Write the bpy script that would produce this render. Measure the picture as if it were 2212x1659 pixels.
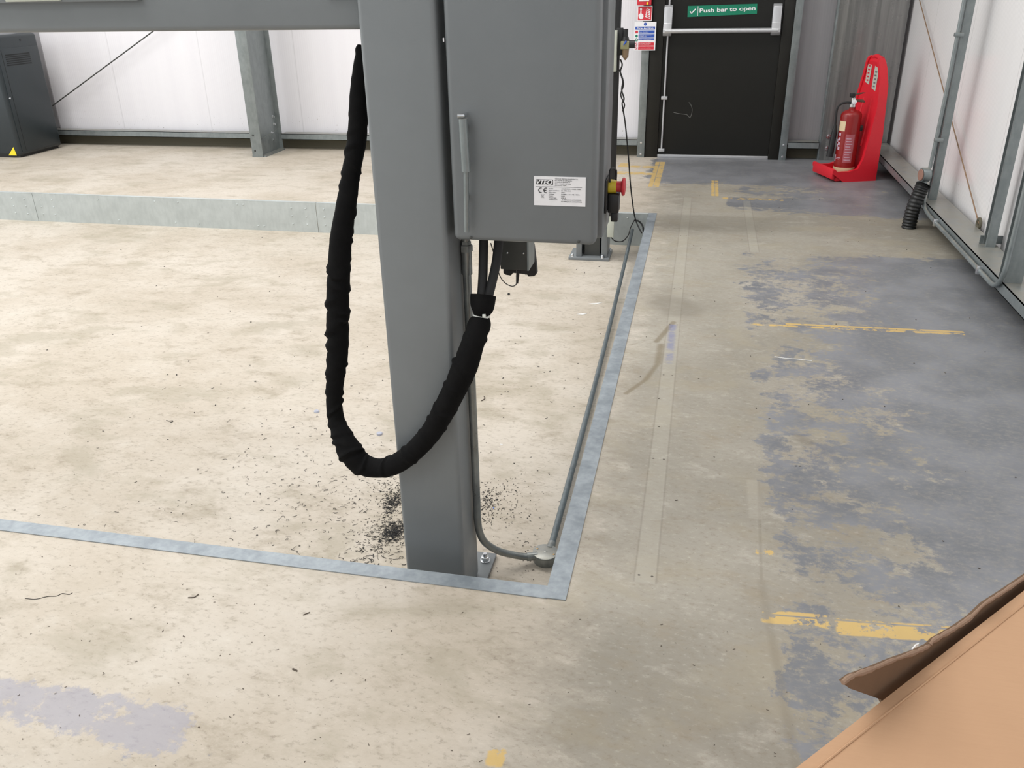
import bpy, bmesh, math, random
from mathutils import Vector, Matrix
random.seed(7)
sc = bpy.context.scene
for o in list(bpy.data.objects): bpy.data.objects.remove(o)
C = sc.collection
PI = math.pi

# ------------------------------------------------------------------ camera
YAW, PIT, ROL, FPX, CAMZ = -0.218746903, 0.442252846, 0.0198461925, 1828.198, 1.45
cy_, sy_ = math.cos(YAW), math.sin(YAW)
fw = Vector((sy_*math.cos(PIT), cy_*math.cos(PIT), -math.sin(PIT)))
rt0 = Vector((cy_, -sy_, 0)); dn0 = fw.cross(rt0)
RT = math.cos(ROL)*rt0 + math.sin(ROL)*dn0
DN = -math.sin(ROL)*rt0 + math.cos(ROL)*dn0
cam = bpy.data.cameras.new('camera'); camo = bpy.data.objects.new('camera', cam); C.objects.link(camo)
m3 = Matrix((RT, -DN, -fw)).transposed()
camo.matrix_world = Matrix.Translation((0, 0, CAMZ)) @ m3.to_4x4()
cam.sensor_width = 36; cam.lens = FPX/2212*36; cam.clip_start = .02
sc.camera = camo
O = Vector((0, 0, CAMZ))
def ray(x, y): return RT*((x-1106)/FPX) + DN*((y-829.5)/FPX) + fw
def onz(x, y, z=0): r = ray(x, y); return O + r*((z-CAMZ)/r.z)
def ony(x, y, Y): r = ray(x, y); return O + r*(Y/r.y)
def onx(x, y, X): r = ray(x, y); return O + r*(X/r.x)
def dist(P): return (Vector(P)-O).dot(fw)

# ------------------------------------------------------------------ light
w = bpy.data.worlds.new('world'); sc.world = w; w.use_nodes = True
w.node_tree.nodes['Background'].inputs[0].default_value = (.93, .97, 1, 1)
w.node_tree.nodes['Background'].inputs[1].default_value = .86
def area(name, loc, rot, sx, sy, power, col):
    l = bpy.data.lights.new(name, 'AREA'); l.shape = 'RECTANGLE'; l.size = sx; l.size_y = sy
    l.energy = power; l.color = col
    o = bpy.data.objects.new(name, l); C.objects.link(o); o.location = loc; o.rotation_euler = rot
    return o
for i, (x, y, p) in enumerate([(-5.5, 5.2, 108), (-2.4, 5.0, 98), (-5.5, 1.0, 98), (-2.4, 1.0, 75), (.1, 4.4, 50), (-3, -2.5, 70)]):
    area('high_bay_light', (x, y, 4.7), (0, 0, 0), 2.4, 1.6, p, (1, .985, .96))
area('side_doorway_daylight', (-8.8, 2.5, 2.2), (0, -PI/2, 0), 4.4, 8, 130, (.95, .98, 1))
vs = sc.view_settings
vs.view_transform = 'Standard'; vs.look = 'None'; vs.exposure = 0.0; vs.gamma = 1; vs.use_curve_mapping = False

# ------------------------------------------------------------------ node helpers
class NT:
    def __init__(s, name):
        s.m = bpy.data.materials.new(name); s.m.use_nodes = True
        s.t = s.m.node_tree; s.n = s.t.nodes; s.b = s.n['Principled BSDF']
    def link(s, a, b): s.t.links.new(a, b)
    def setv(s, inp, v):
        if hasattr(v, 'is_linked') or isinstance(v, bpy.types.NodeSocket): s.link(v, inp)
        else:
            if isinstance(v, tuple) and len(v) == 3 and inp.type == 'RGBA': v = v+(1,)
            inp.default_value = v
    def coord(s, k='Object'):
        return s.n.new('ShaderNodeTexCoord').outputs[k]
    def pos(s): return s.n.new('ShaderNodeNewGeometry').outputs['Position']
    def mapv(s, v, sc_=(1, 1, 1), loc=(0, 0, 0), rot=(0, 0, 0)):
        n = s.n.new('ShaderNodeMapping'); s.link(v, n.inputs[0])
        n.inputs['Scale'].default_value = sc_; n.inputs['Location'].default_value = loc; n.inputs['Rotation'].default_value = rot
        return n.outputs[0]
    def noise(s, v, scale, det=4, rough=.55, dist_=0):
        n = s.n.new('ShaderNodeTexNoise'); s.link(v, n.inputs['Vector'])
        n.inputs['Scale'].default_value = scale; n.inputs['Detail'].default_value = det
        n.inputs['Roughness'].default_value = rough; n.inputs['Distortion'].default_value = dist_
        return n.outputs['Fac']
    def math(s, op, a, b=0.0, c=None, clamp=False):
        n = s.n.new('ShaderNodeMath'); n.operation = op; n.use_clamp = clamp
        s.setv(n.inputs[0], a); s.setv(n.inputs[1], b)
        if c is not None: s.setv(n.inputs[2], c)
        return n.outputs[0]
    def ramp(s, v, a, b, lo=0.0, hi=1.0):
        n = s.n.new('ShaderNodeMapRange'); n.interpolation_type = 'SMOOTHSTEP'
        s.setv(n.inputs[0], v); n.inputs[1].default_value = a; n.inputs[2].default_value = b
        n.inputs[3].default_value = lo; n.inputs[4].default_value = hi
        return n.outputs[0]
    def mix(s, f, a, b, mode='MIX'):
        n = s.n.new('ShaderNodeMix'); n.data_type = 'RGBA'; n.blend_type = mode
        s.setv(n.inputs[0], f); s.setv(n.inputs[6], a); s.setv(n.inputs[7], b)
        return n.outputs[2]
    def sep(s, v):
        n = s.n.new('ShaderNodeSeparateXYZ'); s.link(v, n.inputs[0]); return n.outputs
    def bump(s, h, strength=.3, d=.01):
        n = s.n.new('ShaderNodeBump'); n.inputs['Strength'].default_value = strength; n.inputs['Distance'].default_value = d
        s.link(h, n.inputs['Height']); s.link(n.outputs[0], s.b.inputs['Normal'])
    def out(s, col=None, rough=None, metal=None, spec=None, coat=None):
        for k, v in (('Base Color', col), ('Roughness', rough), ('Metallic', metal), ('Specular IOR Level', spec), ('Coat Weight', coat)):
            if v is not None: s.setv(s.b.inputs[k], v)
        return s.m
def plain(name, col, rough=.5, metal=0, spec=.5, var=.06, scale=60):
    t = NT(name); v = t.coord()
    f = t.noise(v, scale, 3)
    c = t.mix(f, tuple(max(0, x*(1-var)) for x in col), tuple(min(1, x*(1+var)) for x in col))
    return t.out(c, rough, metal, spec)

# ---- materials
def m_paint(name='grey_painted_steel', k=1.0):
    t = NT(name); v = t.pos()
    f = t.noise(v, 9, 3); g = t.noise(v, 700, 2)
    t.bump(g, .12, .001)
    return t.out(t.mix(f, tuple(c_*k for c_ in (.180, .196, .205)), tuple(c_*k for c_ in (.208, .226, .236))), t.ramp(f, .3, .7, .38, .48), 0, .5)
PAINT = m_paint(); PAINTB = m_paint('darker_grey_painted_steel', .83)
def m_galv(name, a, b, met=.35, r=.42, dust=False):
    t = NT(name); v = t.pos()
    f = t.noise(v, 14, 6, .65); g = t.noise(t.mapv(v, (1, 1, .25)), 45, 3)
    k = t.math('ADD', t.math('MULTIPLY', f, .65), t.math('MULTIPLY', g, .35))
    c = t.mix(t.ramp(k, .3, .7), a, b)
    nrm_ = t.sep(t.n.new('ShaderNodeNewGeometry').outputs['Normal'])
    c = t.mix(t.math('MULTIPLY', t.ramp(nrm_[2], .8, .95), t.ramp(f, .3, .6, .25, .8) if dust else 0.0), c, (.36, .345, .30))
    t.bump(g, .08, .002)
    return t.out(c, t.ramp(f, .3, .7, r-.07, r+.12), met, .5)
GALV = m_galv('galvanised_steel', (.205, .235, .24), (.285, .315, .32), .45, .36, True)
GALVW = m_galv('bright_galvanised_steel', (.44, .48, .48), (.53, .57, .565), .2)
EDGE = m_galv('galvanised_floor_edging', (.22, .255, .285), (.35, .39, .42), .3, .40)
PIPE = m_galv('conduit_steel', (.20, .21, .205), (.33, .35, .34), .6, .33)
DULL = m_galv('weathered_conduit', (.10, .125, .135), (.17, .20, .21), .4, .4)
CHROME = plain('zinc_plated_steel', (.72, .74, .76), .22, 1)
SILVER = plain('silver_painted_metal', (.55, .56, .58), .35, .5)
BLACK = plain('black_plastic', (.012, .012, .013), .45)
RUBBER = plain('black_rubber', (.018, .018, .019), .7)
DARKGREY = plain('dark_grey_metal', (.055, .058, .055), .5)
CAB = plain('blue_black_painted_steel', (.022, .030, .035), .35)
CABG = plain('cabinet_door_gap', (.006, .008, .009), .6)
YELLOW = plain('yellow_plastic', (.62, .48, .03), .4)
YSTICK = plain('yellow_sticker', (.9, .72, .02), .5)
RED = plain('red_plastic', (.70, .015, .03), .42)
REDB = plain('red_button_plastic', (.55, .03, .04), .4)
REDX = plain('red_cylinder_enamel', (.27, .012, .012), .25)
CREAM = plain('cream_enamel', (.75, .60, .38), .4)
IVORY = plain('ivory_plastic', (.50, .52, .45), .5)
WHITE = plain('white_vinyl', (.82, .82, .84), .5)
WHITEB = plain('white_nylon', (.75, .78, .74), .45)
INK = plain('black_ink', (.02, .02, .02), .6)
GREYINK = plain('grey_ink', (.16, .16, .17), .6)
BLUE = plain('blue_sign_ink', (.02, .08, .42), .5)
SGREEN = plain('green_sign_ink', (.0, .20, .11), .5)
SRED = plain('red_sign_ink', (.62, .03, .05), .5)
PINKW = plain('printed_white_marks', (.62, .45, .55), .5)
OLIVE = plain('khaki_metal', (.28, .27, .14), .45)
AMBER = plain('smoked_bowl', (.22, .15, .09), .25)
BRASS = plain('brass', (.5, .33, .15), .35, .9)
DOORM = plain('near_black_door_enamel', (.0085, .0085, .007), .38, 0, .35)
FRAMEM = plain('dark_door_frame_enamel', (.013, .0125, .010), .45, 0, .35)
KICK = plain('olive_brown_base_strip', (.10, .09, .06), .7)
COPPER = plain('rusty_brace_rod', (.28, .18, .11), .5, .3)
HOSEM = plain('black_corrugated_plastic', (.010, .011, .012), .38)
BAND = plain('pale_lilac_scrap', (.42, .44, .52), .5)
PAPER = plain('white_scrap', (.75, .75, .74), .7)
WOODM = plain('brown_splinter', (.10, .08, .06), .7)
BLUEB = plain('blue_scrap', (.08, .2, .6), .5)

def m_sleeve():
    t = NT('black_fabric_sleeve'); v = t.coord()
    f = t.noise(v, 900, 2); g = t.noise(t.mapv(v, (1, 1, 1)), 30, 4)
    t.bump(t.math('ADD', t.math('MULTIPLY', f, .2), g), .35, .004)
    return t.out(t.mix(g, (.003, .003, .0035), (.008, .008, .008)), .85, 0, .12)
SLEEVE = m_sleeve()

def m_panel(name, col, col2, axis, rough):
    t = NT(name); p = t.pos(); s = t.sep(p); u = s[0] if axis == 'x' else s[1]
    rib = t.math('SINE', t.math('MULTIPLY', u, 2*PI/.022))
    wide = t.noise(t.mapv(p, (6, 6, .05)), 1.2, 3)
    fr = t.math('FRACT', t.math('DIVIDE', t.math('ADD', u, .36), 1.0))
    seam = t.math('MULTIPLY', t.ramp(t.math('ABSOLUTE', t.math('SUBTRACT', fr, .5)), .002, .007, 1, 0), 1.0)
    dirt = t.noise(p, 55, 2)
    dm = t.math('MULTIPLY', t.ramp(dirt, .70, .74), t.ramp(s[2], .2, .42, .55, 0))
    c = t.mix(wide, col, col2)
    c = t.mix(t.math('MULTIPLY', seam, .22), c, (.35, .35, .36))
    c = t.mix(dm, c, (.25, .22, .19))
    t.bump(t.math('ADD', t.math('MULTIPLY', rib, .5), t.math('MULTIPLY', seam, -2)), .10, .003)
    return t.out(c, rough, 0, .5)
PANB = m_panel('white_ribbed_cladding_back', (.76, .745, .785), (.83, .82, .85), 'x', .35)
PANR = m_panel('white_ribbed_cladding_side', (.87, .855, .865), (.92, .91, .915), 'y', .12)
PANG = m_panel('grey_ribbed_cladding', (.25, .245, .255), (.36, .35, .365), 'x', .25)
CEIL = plain('ceiling_sheet', (.7, .7, .7), .7)

def rectmask(t, x, y, x0, x1, y0, y1, s=.008, slope=0.0):
    # soft rectangle; slope shifts y with x
    yy = t.math('SUBTRACT', y, t.math('MULTIPLY', t.math('SUBTRACT', x, x0), slope)) if slope else y
    a = t.ramp(x, x0-s, x0+s); b = t.ramp(x, x1-s, x1+s, 1, 0)
    c = t.ramp(yy, y0-s, y0+s); d = t.ramp(yy, y1-s, y1+s, 1, 0)
    return t.math('MULTIPLY', t.math('MULTIPLY', a, b), t.math('MULTIPLY', c, d))
def AND(t, *a):
    r = a[0]
    for k in a[1:]: r = t.math('MULTIPLY', r, k)
    return r
def OR(t, *a):
    r = a[0]
    for k in a[1:]: r = t.math('MAXIMUM', r, k)
    return r

def m_floor(pit=False):
    t = NT('recess_concrete' if pit else 'worn_painted_concrete'); p = t.pos(); s = t.sep(p); x, y = s[0], s[1]
    warp = t.n.new('ShaderNodeVectorMath'); warp.operation = 'ADD'
    nz = t.n.new('ShaderNodeTexNoise'); nz.inputs['Scale'].default_value = 3; t.link(p, nz.inputs['Vector'])
    sc1 = t.n.new('ShaderNodeVectorMath'); sc1.operation = 'SCALE'; sc1.inputs['Scale'].default_value = .25
    t.link(nz.outputs['Color'], sc1.inputs[0]); t.link(p, warp.inputs[0]); t.link(sc1.outputs[0], warp.inputs[1]); pw = warp.outputs[0]
    rotd = t.mapv(p, (1, 1.7, 1), rot=(0, 0, .5))
    big = t.noise(pw, 1.3, 5, .6)
    mid = t.noise(rotd, 5, 10, .72, .1)
    fine = t.noise(rotd, 42, 6, .72)
    base = t.mix(t.ramp(big, .38, .62), (.49, .435, .36), (.56, .51, .44))
    # right hand walkway is greyer, dirtier concrete
    wk = t.ramp(t.math('ADD', x, t.math('MULTIPLY', t.math('SUBTRACT', mid, .5), .5)), -.45, -.1)
    if not pit:
        walk = t.mix(t.ramp(big, .35, .65), (.238, .224, .188), (.318, .300, .255))
        base = t.mix(t.math('MULTIPLY', wk, .85), base, walk)
    dark = t.ramp(mid, .50, .70)
    base = t.mix(t.math('MULTIPLY', dark, .55), base, (.30, .255, .19), 'MIX')
    lt = t.ramp(mid, .46, .30)
    base = t.mix(t.math('MULTIPLY', lt, .30), base, (.62, .585, .52))
    base = t.mix(t.math('MULTIPLY', t.ramp(fine, .52, .70), .55), base, (.22, .185, .14))
    base = t.mix(t.math('MULTIPLY', t.ramp(fine, .46, .30), .22), base, (.70, .66, .58))
    speck = t.noise(p, 130, 2, .5)
    base = t.mix(t.math('MULTIPLY', t.ramp(speck, .70, .74), .5), base, (.10, .085, .07))
    stain = t.noise(t.mapv(p, (1, 1.6, 1), (4, 7, 0)), 2.2, 8, .66, .3)
    base = t.mix(t.math('MULTIPLY', t.ramp(stain, .50, .66), .50), base, (.33, .295, .22))
    rough = t.ramp(mid, .3, .7, .5, .72)
    if not pit:
        n1 = t.noise(t.mapv(p, (1, 1.2, 1), (3.1, 1.7, 0), (0, 0, .4)), 5.5, 12, .74, .25)
        n2 = t.noise(t.mapv(p, (1, 1.4, 1), (1, 5, 0)), 26, 8, .78)
        n0 = t.noise(t.mapv(p, (1, 1, 1), (8.3, 2.2, 0)), 1.6, 3, .5)
        nn = t.math('ADD', t.math('ADD', t.math('MULTIPLY', n1, .52), t.math('MULTIPLY', n2, .30)), t.math('MULTIPLY', n0, .18))
        # how completely the grey-blue floor paint survives at each place
        cov = t.ramp(t.math('ADD', x, t.math('MULTIPLY', t.math('SUBTRACT', n1, .5), .25)), .20, .33)
        cov = AND(t, cov, t.ramp(t.math('ADD', x, t.math('MULTIPLY', y, -.06)), .15, 1.05, .675, 1.0))
        solid = AND(t, t.ramp(x, .50, 1.0), t.ramp(y, 4.1, 3.0))
        solid2 = AND(t, t.ramp(x, .9, 1.25), t.ramp(y, 4.4, 3.3), .45)
        band = AND(t, t.ramp(x, .0, .25), t.ramp(y, 5.4, 5.0, 1, .0), t.ramp(y, 2.0, 3.0))
        farp = AND(t, t.ramp(x, -.55, -.3), t.ramp(y, 6.5, 7.0), .9)
        farr = AND(t, t.ramp(x, .15, .25), t.ramp(y, 6.0, 6.15), t.ramp(y, 6.45, 6.38), .8)
        amt = OR(t, t.math('MULTIPLY', cov, .86), t.math('MULTIPLY', solid, 1.0), solid2)
        gap = AND(t, t.ramp(y, 4.9, 5.2), t.ramp(y, 6.05, 5.75))
        amt = t.math('MULTIPLY', amt, t.math('SUBTRACT', 1, t.math('MULTIPLY', gap, .8)))
        amt = OR(t, amt, farp, farr)
        bl = AND(t, t.ramp(x, -.85, -1.05), t.ramp(y, 1.28, 1.18), t.ramp(y, 1.03, 1.13))
        amt = OR(t, amt, 0.0, t.math('MULTIPLY', AND(t, t.ramp(y, 1.25, 1.1), t.ramp(x, .25, -.1)), .34))
        thr = t.math('SUBTRACT', .72, t.math('MULTIPLY', amt, .37))
        pm = t.ramp(t.math('SUBTRACT', nn, thr), -.025, .030)
        pcol = t.mix(t.ramp(t.noise(p, 4, 4), .35, .65), (.165, .175, .195), (.225, .235, .260))
        base = t.mix(t.math('MULTIPLY', pm, t.ramp(t.math('ADD', t.math('MULTIPLY', fine, .5), t.math('MULTIPLY', n2, .5)), .38, .55, .62, .96)), base, pcol)
        blm = AND(t, t.ramp(t.math('ADD', bl, t.math('MULTIPLY', t.math('SUBTRACT', nn, .5), 5.0)), .60, .85), .68)
        base = t.mix(blm, base, (.33, .33, .39))
        # worn yellow guide lines
        wear = t.noise(t.mapv(p, (1, 1, 1)), 16, 8, .72)
        def line(x0, x1, y0, y1, keep, slope=0.0, s=.012):
            r = rectmask(t, x, y, x0, x1, y0, y1, s, slope)
            return t.ramp(t.math('ADD', AND(t, r, t.ramp(wear, keep-.02, keep+.12)), t.math('MULTIPLY', t.math('SUBTRACT', n2, .5), .9)), .35, .75)
        near = AND(t, line(.236, .405, 1.738, 1.79, .42, .05), 1.0)
        near2 = line(.415, .90, 1.728, 1.79, .38, .08)
        cut = rectmask(t, x, y, .2, .9, 1.766, 1.772, .002, .065)
        midl = line(.29, 1.22, 3.80, 3.825, .44, .03, .004); midl2 = line(.45, 1.22, 3.835, 3.855, .36, .03, .004)
        f1 = line(-.37, -.285, 6.68, 7.70, .36); f2 = line(-.68, -.33, 7.42, 7.50, .37); f2b = line(-.67, -.60, 7.42, 7.60, .35); f3 = line(-.66, -.33, 7.12, 7.24, .41)
        f4 = line(.11, .165, 6.42, 6.97, .38); f5 = line(.14, .62, 6.33, 6.39, .45)
        fcut = rectmask(t, x, y, -.335, -.33, 6.6, 7.75, .003); fcut2 = rectmask(t, x, y, .136, .141, 6.3, 7.0, .003)
        bits = OR(t, line(.23, .29, 2.02, 2.05, .46), line(-.34, -.30, 1.19, 1.24, .40), line(-.28, -.262, 2.3, 3.0, .50))
        ym = OR(t, near, near2, midl, midl2, f1, f2, f2b, f3, f4, f5, bits)
        ym = AND(t, ym, t.math('SUBTRACT', 1, t.math('MAXIMUM', cut, t.math('MAXIMUM', fcut, fcut2))))
        base = t.mix(t.math('MULTIPLY', ym, .88), base, (.60, .42, .15))
        # ghost of lifted strips with their bolt holes
        for (xa, xb, ya, yb) in ((-.085, -.03, 1.84, 6.35), (.335, .385, 5.0, 6.3)):
            st = rectmask(t, x, y, xa, xb, ya, yb, .003)
            base = t.mix(t.math('MULTIPLY', st, .30), base, (.42, .40, .34))
            ed = OR(t, rectmask(t, x, y, xb, xb+.004, ya, yb, .003), rectmask(t, x, y, xa-.004, xa, ya, yb, .003))
            base = t.mix(t.math('MULTIPLY', ed, .35), base, (.17, .15, .12))
        def seg(pa, pb, wd, soft):
            (ax, ay), (bx, by) = pa, pb; L2 = (bx-ax)**2+(by-ay)**2
            px_ = t.math('SUBTRACT', x, ax); py_ = t.math('SUBTRACT', y, ay)
            h = t.math('DIVIDE', t.math('ADD', t.math('MULTIPLY', px_, bx-ax), t.math('MULTIPLY', py_, by-ay)), L2, clamp=True)
            dx = t.math('SUBTRACT', px_, t.math('MULTIPLY', h, bx-ax)); dy = t.math('SUBTRACT', py_, t.math('MULTIPLY', h, by-ay))
            d = t.math('SQRT', t.math('ADD', t.math('MULTIPLY', dx, dx), t.math('MULTIPLY', dy, dy)))
            d = t.math('ADD', d, t.math('MULTIPLY', t.math('SUBTRACT', fine, .5), soft*1.5))
            return t.ramp(d, wd, wd+soft, 1, 0)
        def wp(px_, py_): q = onz(px_, py_); return (q.x, q.y)
        cr = OR(t, seg(wp(1455, 696), wp(1418, 738), .006, .012), seg(wp(1428, 745), wp(1421, 785), .004, .020), seg(wp(1421, 785), wp(1395, 820), .003, .014), seg(wp(1395, 820), wp(1352, 850), .004, .010))
        base = t.mix(t.math('MULTIPLY', cr, .6), base, (.17, .135, .08))
        jt = OR(t, seg((.262, 2.42), (.246, 1.9), .001, .006), seg((.246, 1.9), (.285, 1.30), .002, .016))
        base = t.mix(t.math('MULTIPLY', jt, .28), base, (.18, .155, .115))
        sm = OR(t, seg(wp(1725, 945), wp(1745, 955), .012, .02), seg(wp(1450, 655), wp(1475, 670), .05, .09))
        base = t.mix(t.math('MULTIPLY', sm, .35), base, (.15, .13, .10))
        dark_band = AND(t, t.ramp(y, 5.35, 5.55), t.ramp(y, 5.86, 5.80), t.ramp(x, .75, .35), t.ramp(x, -.31, -.27))  # soft darker band across the walkway, level with the recess's far end
        base = t.mix(t.math('MULTIPLY', dark_band, .38), base, (.19, .175, .14))
        gh = rectmask(t, x, y, .225, .262, 2.2, 2.42, .006)
        base = t.mix(t.math('MULTIPLY', gh, .25), base, (.48, .45, .39))
        holes = None
        for yy in (1.87, 2.50, 3.18, 3.75, 4.27, 5.3):
            for xx in (-.075, -.04):
                dx = t.math('SUBTRACT', x, xx); dy = t.math('SUBTRACT', y, yy)
                d = t.math('ADD', t.math('MULTIPLY', dx, dx), t.math('MULTIPLY', dy, dy))
                h = t.ramp(d, 9e-6, 1.8e-5, 1, 0); holes = h if holes is None else t.math('MAXIMUM', holes, h)
        base = t.mix(t.math('MULTIPLY', holes, .85), base, (.05, .04, .035))
        blu = rectmask(t, x, y, -.075, -.045, 3.3, 3.75, .01)
        base = t.mix(AND(t, blu, t.ramp(mid, .4, .55), .55), base, (.14, .17, .35))
        rough = t.mix(pm, rough, (.42, .42, .42))
    t.bump(t.math('ADD', t.math('MULTIPLY', fine, .5), t.math('MULTIPLY', mid, .5)), .15, .004)
    return t.out(base, rough, 0, .35)
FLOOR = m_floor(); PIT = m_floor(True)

def m_card(name, a, b):
    t = NT(name); v = t.coord(); f = t.noise(v, 6, 4); g = t.noise(t.mapv(v, (1, 12, 1)), 30, 3)
    t.bump(g, .12, .002)
    return t.out(t.mix(t.math('ADD', t.math('MULTIPLY', f, .6), t.math('MULTIPLY', g, .4)), a, b), .75, 0, .2)
CARD = m_card('brown_corrugated_board', (.47, .285, .17), (.55, .345, .21))
CARD_SHADE = m_card('shade_darkened_board', (.15, .095, .06), (.20, .13, .085))  # same brown board, darkened to carry the upright flap's shade
CARDE = m_card('torn_board_edge', (.20, .12, .08), (.36, .25, .18))

# ------------------------------------------------------------------ mesh helpers
class MB:
    def __init__(s): s.bm = bmesh.new(); s.slot = 0
    def _f(s, vs, sm=False):
        try:
            f = s.bm.faces.new(vs); f.material_index = s.slot; f.smooth = sm; return f
        except ValueError: return None
    def box(s, x0, x1, y0, y1, z0, z1, bev=0, seg=2, M=None):
        b = bmesh.new(); r = bmesh.ops.create_cube(b, size=1)
        for v in b.verts: v.co = Vector(((x0+x1)/2+v.co.x*(x1-x0), (y0+y1)/2+v.co.y*(y1-y0), (z0+z1)/2+v.co.z*(z1-z0)))
        if bev: bmesh.ops.bevel(b, geom=b.edges[:], offset=bev, segments=seg, affect='EDGES', profile=.5)
        s._merge(b, M, bev > 0); return s
    def _merge(s, b, M=None, sm=False):
        mp = {}
        for v in b.verts: mp[v] = s.bm.verts.new(M @ v.co if M else v.co)
        for f in b.faces:
            n = s._f([mp[v] for v in f.verts]);
            if n: n.smooth = sm
        b.free()
    def quad(s, *p):
        s._f([s.bm.verts.new(Vector(q)) for q in p]); return s
    def prism(s, pts, d, bev=0):
        """polygon (3d points) extruded along vector d"""
        b = bmesh.new(); d = Vector(d)
        A = [b.verts.new(Vector(p)) for p in pts]; B = [b.verts.new(Vector(p)+d) for p in pts]
        b.faces.new(A); b.faces.new(B[::-1]); n = len(A)
        for i in range(n): b.faces.new([A[i], B[i], B[(i+1) % n], A[(i+1) % n]][::-1])
        bmesh.ops.recalc_face_normals(b, faces=b.faces[:])
        if bev: bmesh.ops.bevel(b, geom=b.edges[:], offset=bev, segments=2, affect='EDGES', profile=.5)
        s._merge(b, None, bev > 0); return s
    def tube(s, pts, rad, seg=16, cap=True, mod=None, sm=True):
        pts = [Vector(p) for p in pts]; n = len(pts)
        if not hasattr(rad, '__len__'): rad = [rad]*n
        T = [(pts[min(i+1, n-1)]-pts[max(i-1, 0)]).normalized() for i in range(n)]
        up = Vector((0, 0, 1)) if abs(T[0].z) < .9 else Vector((1, 0, 0))
        N = (up - T[0]*up.dot(T[0])).normalized(); rings = []
        for i in range(n):
            if i: N = (N - T[i]*N.dot(T[i])).normalized()
            Bn = T[i].cross(N); ring = []
            for k in range(seg):
                a = 2*PI*k/seg; r = rad[i]
                if mod: r *= mod(i, a)
                ring.append(s.bm.verts.new(pts[i] + (N*math.cos(a)+Bn*math.sin(a))*r))
            rings.append(ring)
        for i in range(n-1):
            for k in range(seg): s._f([rings[i][k], rings[i][(k+1) % seg], rings[i+1][(k+1) % seg], rings[i+1][k]], sm)
        if cap: s._f(rings[0][::-1]); s._f(rings[-1])
        return s
    def cyl(s, p0, p1, r0, r1=None, seg=24):
        r1 = r0 if r1 is None else r1
        return s.tube([p0, p1], [r0, r1], seg)
    def lathe(s, prof, c, axis=(0, 0, 1), seg=32):
        """prof: list of (r, h) along axis from c"""
        ax = Vector(axis).normalized(); up = Vector((0, 0, 1)) if abs(ax.z) < .9 else Vector((1, 0, 0))
        N = (up-ax*up.dot(ax)).normalized(); B = ax.cross(N); c = Vector(c); rings = []
        for r, h in prof:
            rings.append([s.bm.verts.new(c+ax*h+(N*math.cos(2*PI*k/seg)+B*math.sin(2*PI*k/seg))*max(r, 1e-5)) for k in range(seg)])
        for i in range(len(rings)-1):
            for k in range(seg): s._f([rings[i][k], rings[i][(k+1) % seg], rings[i+1][(k+1) % seg], rings[i+1][k]], True)
        s._f(rings[0][::-1]); s._f(rings[-1]); return s
    def build(s, name, mats, parent=None, auto=True):
        bmesh.ops.recalc_face_normals(s.bm, faces=s.bm.faces[:])
        me = bpy.data.meshes.new(name); s.bm.to_mesh(me); s.bm.free()
        for m in (mats if isinstance(mats, (list, tuple)) else [mats]): me.materials.append(m)
        if auto:
            try: me.set_sharp_from_angle(angle=math.radians(38))
            except Exception: pass
        o = bpy.data.objects.new(name, me); C.objects.link(o)
        if parent is not None:
            o.parent = parent; o.matrix_parent_inverse = Matrix.Translation(-parent.location)
        return o
def empty(name, loc, label=None, cat=None, group=None):
    o = bpy.data.objects.new(name, None); o.empty_display_size = .05; C.objects.link(o); o.location = loc
    return tag(o, label, cat, group)
def tag(o, label=None, cat=None, group=None, kind=None):
    if label: o['label'] = label
    if cat: o['category'] = cat
    if group: o['group'] = group
    if kind: o['kind'] = kind
    return o
def struct(o): o['kind'] = 'structure'; return o
def catmull(P, n=10):
    P = [Vector(p) for p in P]; out = []
    Q = [2*P[0]-P[1]]+P+[2*P[-1]-P[-2]]
    for i in range(1, len(Q)-2):
        for k in range(n):
            t = k/n; a, b, c, d = Q[i-1], Q[i], Q[i+1], Q[i+2]
            out.append(.5*((2*b)+(c-a)*t+(2*a-5*b+4*c-d)*t*t+(-a+3*b-3*c+d)*t**3))
    out.append(P[-1]); return out
def catr(R, n=10):
    return [v.x for v in catmull([Vector((r, 0, 0)) for r in R], n)]
def text(parent, name, s, origin, xdir, ydir, h, mat, width=None, shear=0, bold=0.0, ext=.0003, align='LEFT'):
    """lettering as a real mesh; origin = left baseline, h = cap height"""
    cu = bpy.data.curves.new(name, 'FONT'); cu.body = s; cu.size = 1; cu.extrude = ext/h*.7; cu.shear = shear; cu.offset = bold
    cu.align_x = 'LEFT'
    tmp = bpy.data.objects.new('tmp', cu); C.objects.link(tmp)
    bpy.context.view_layer.update()
    me = bpy.data.meshes.new_from_object(tmp.evaluated_get(bpy.context.evaluated_depsgraph_get()))
    bpy.data.objects.remove(tmp)
    xs = [v.co.x for v in me.vertices]; x0 = min(xs); W = max(xs)-x0
    k = h/.70; kx = (width/W) if width else k
    X = Vector(xdir).normalized(); Y = Vector(ydir).normalized(); Z = X.cross(Y); org = Vector(origin)
    for v in me.vertices: v.co = org + X*((v.co.x-x0)*kx) + Y*(v.co.y*k) + Z*(v.co.z*k)
    me.materials.clear(); me.materials.append(mat); me.name = name
    o = bpy.data.objects.new(name, me); C.objects.link(o)
    if parent is not None: o.parent = parent; o.matrix_parent_inverse = Matrix.Translation(-parent.location)
    return o

# ------------------------------------------------------------------ setting
PD = -.223                                   # recess floor level
PX1, PY0, PY1 = -.305, 1.772, 5.812          # recess edges (right, near, far)
PX0 = -7.2
WY, WX = 8.05, 1.60                          # back and right wall planes
def slab(name, x0, x1, y0, y1, z0, z1, m): return struct(MB().box(x0, x1, y0, y1, z0, z1).build(name, m))
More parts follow.
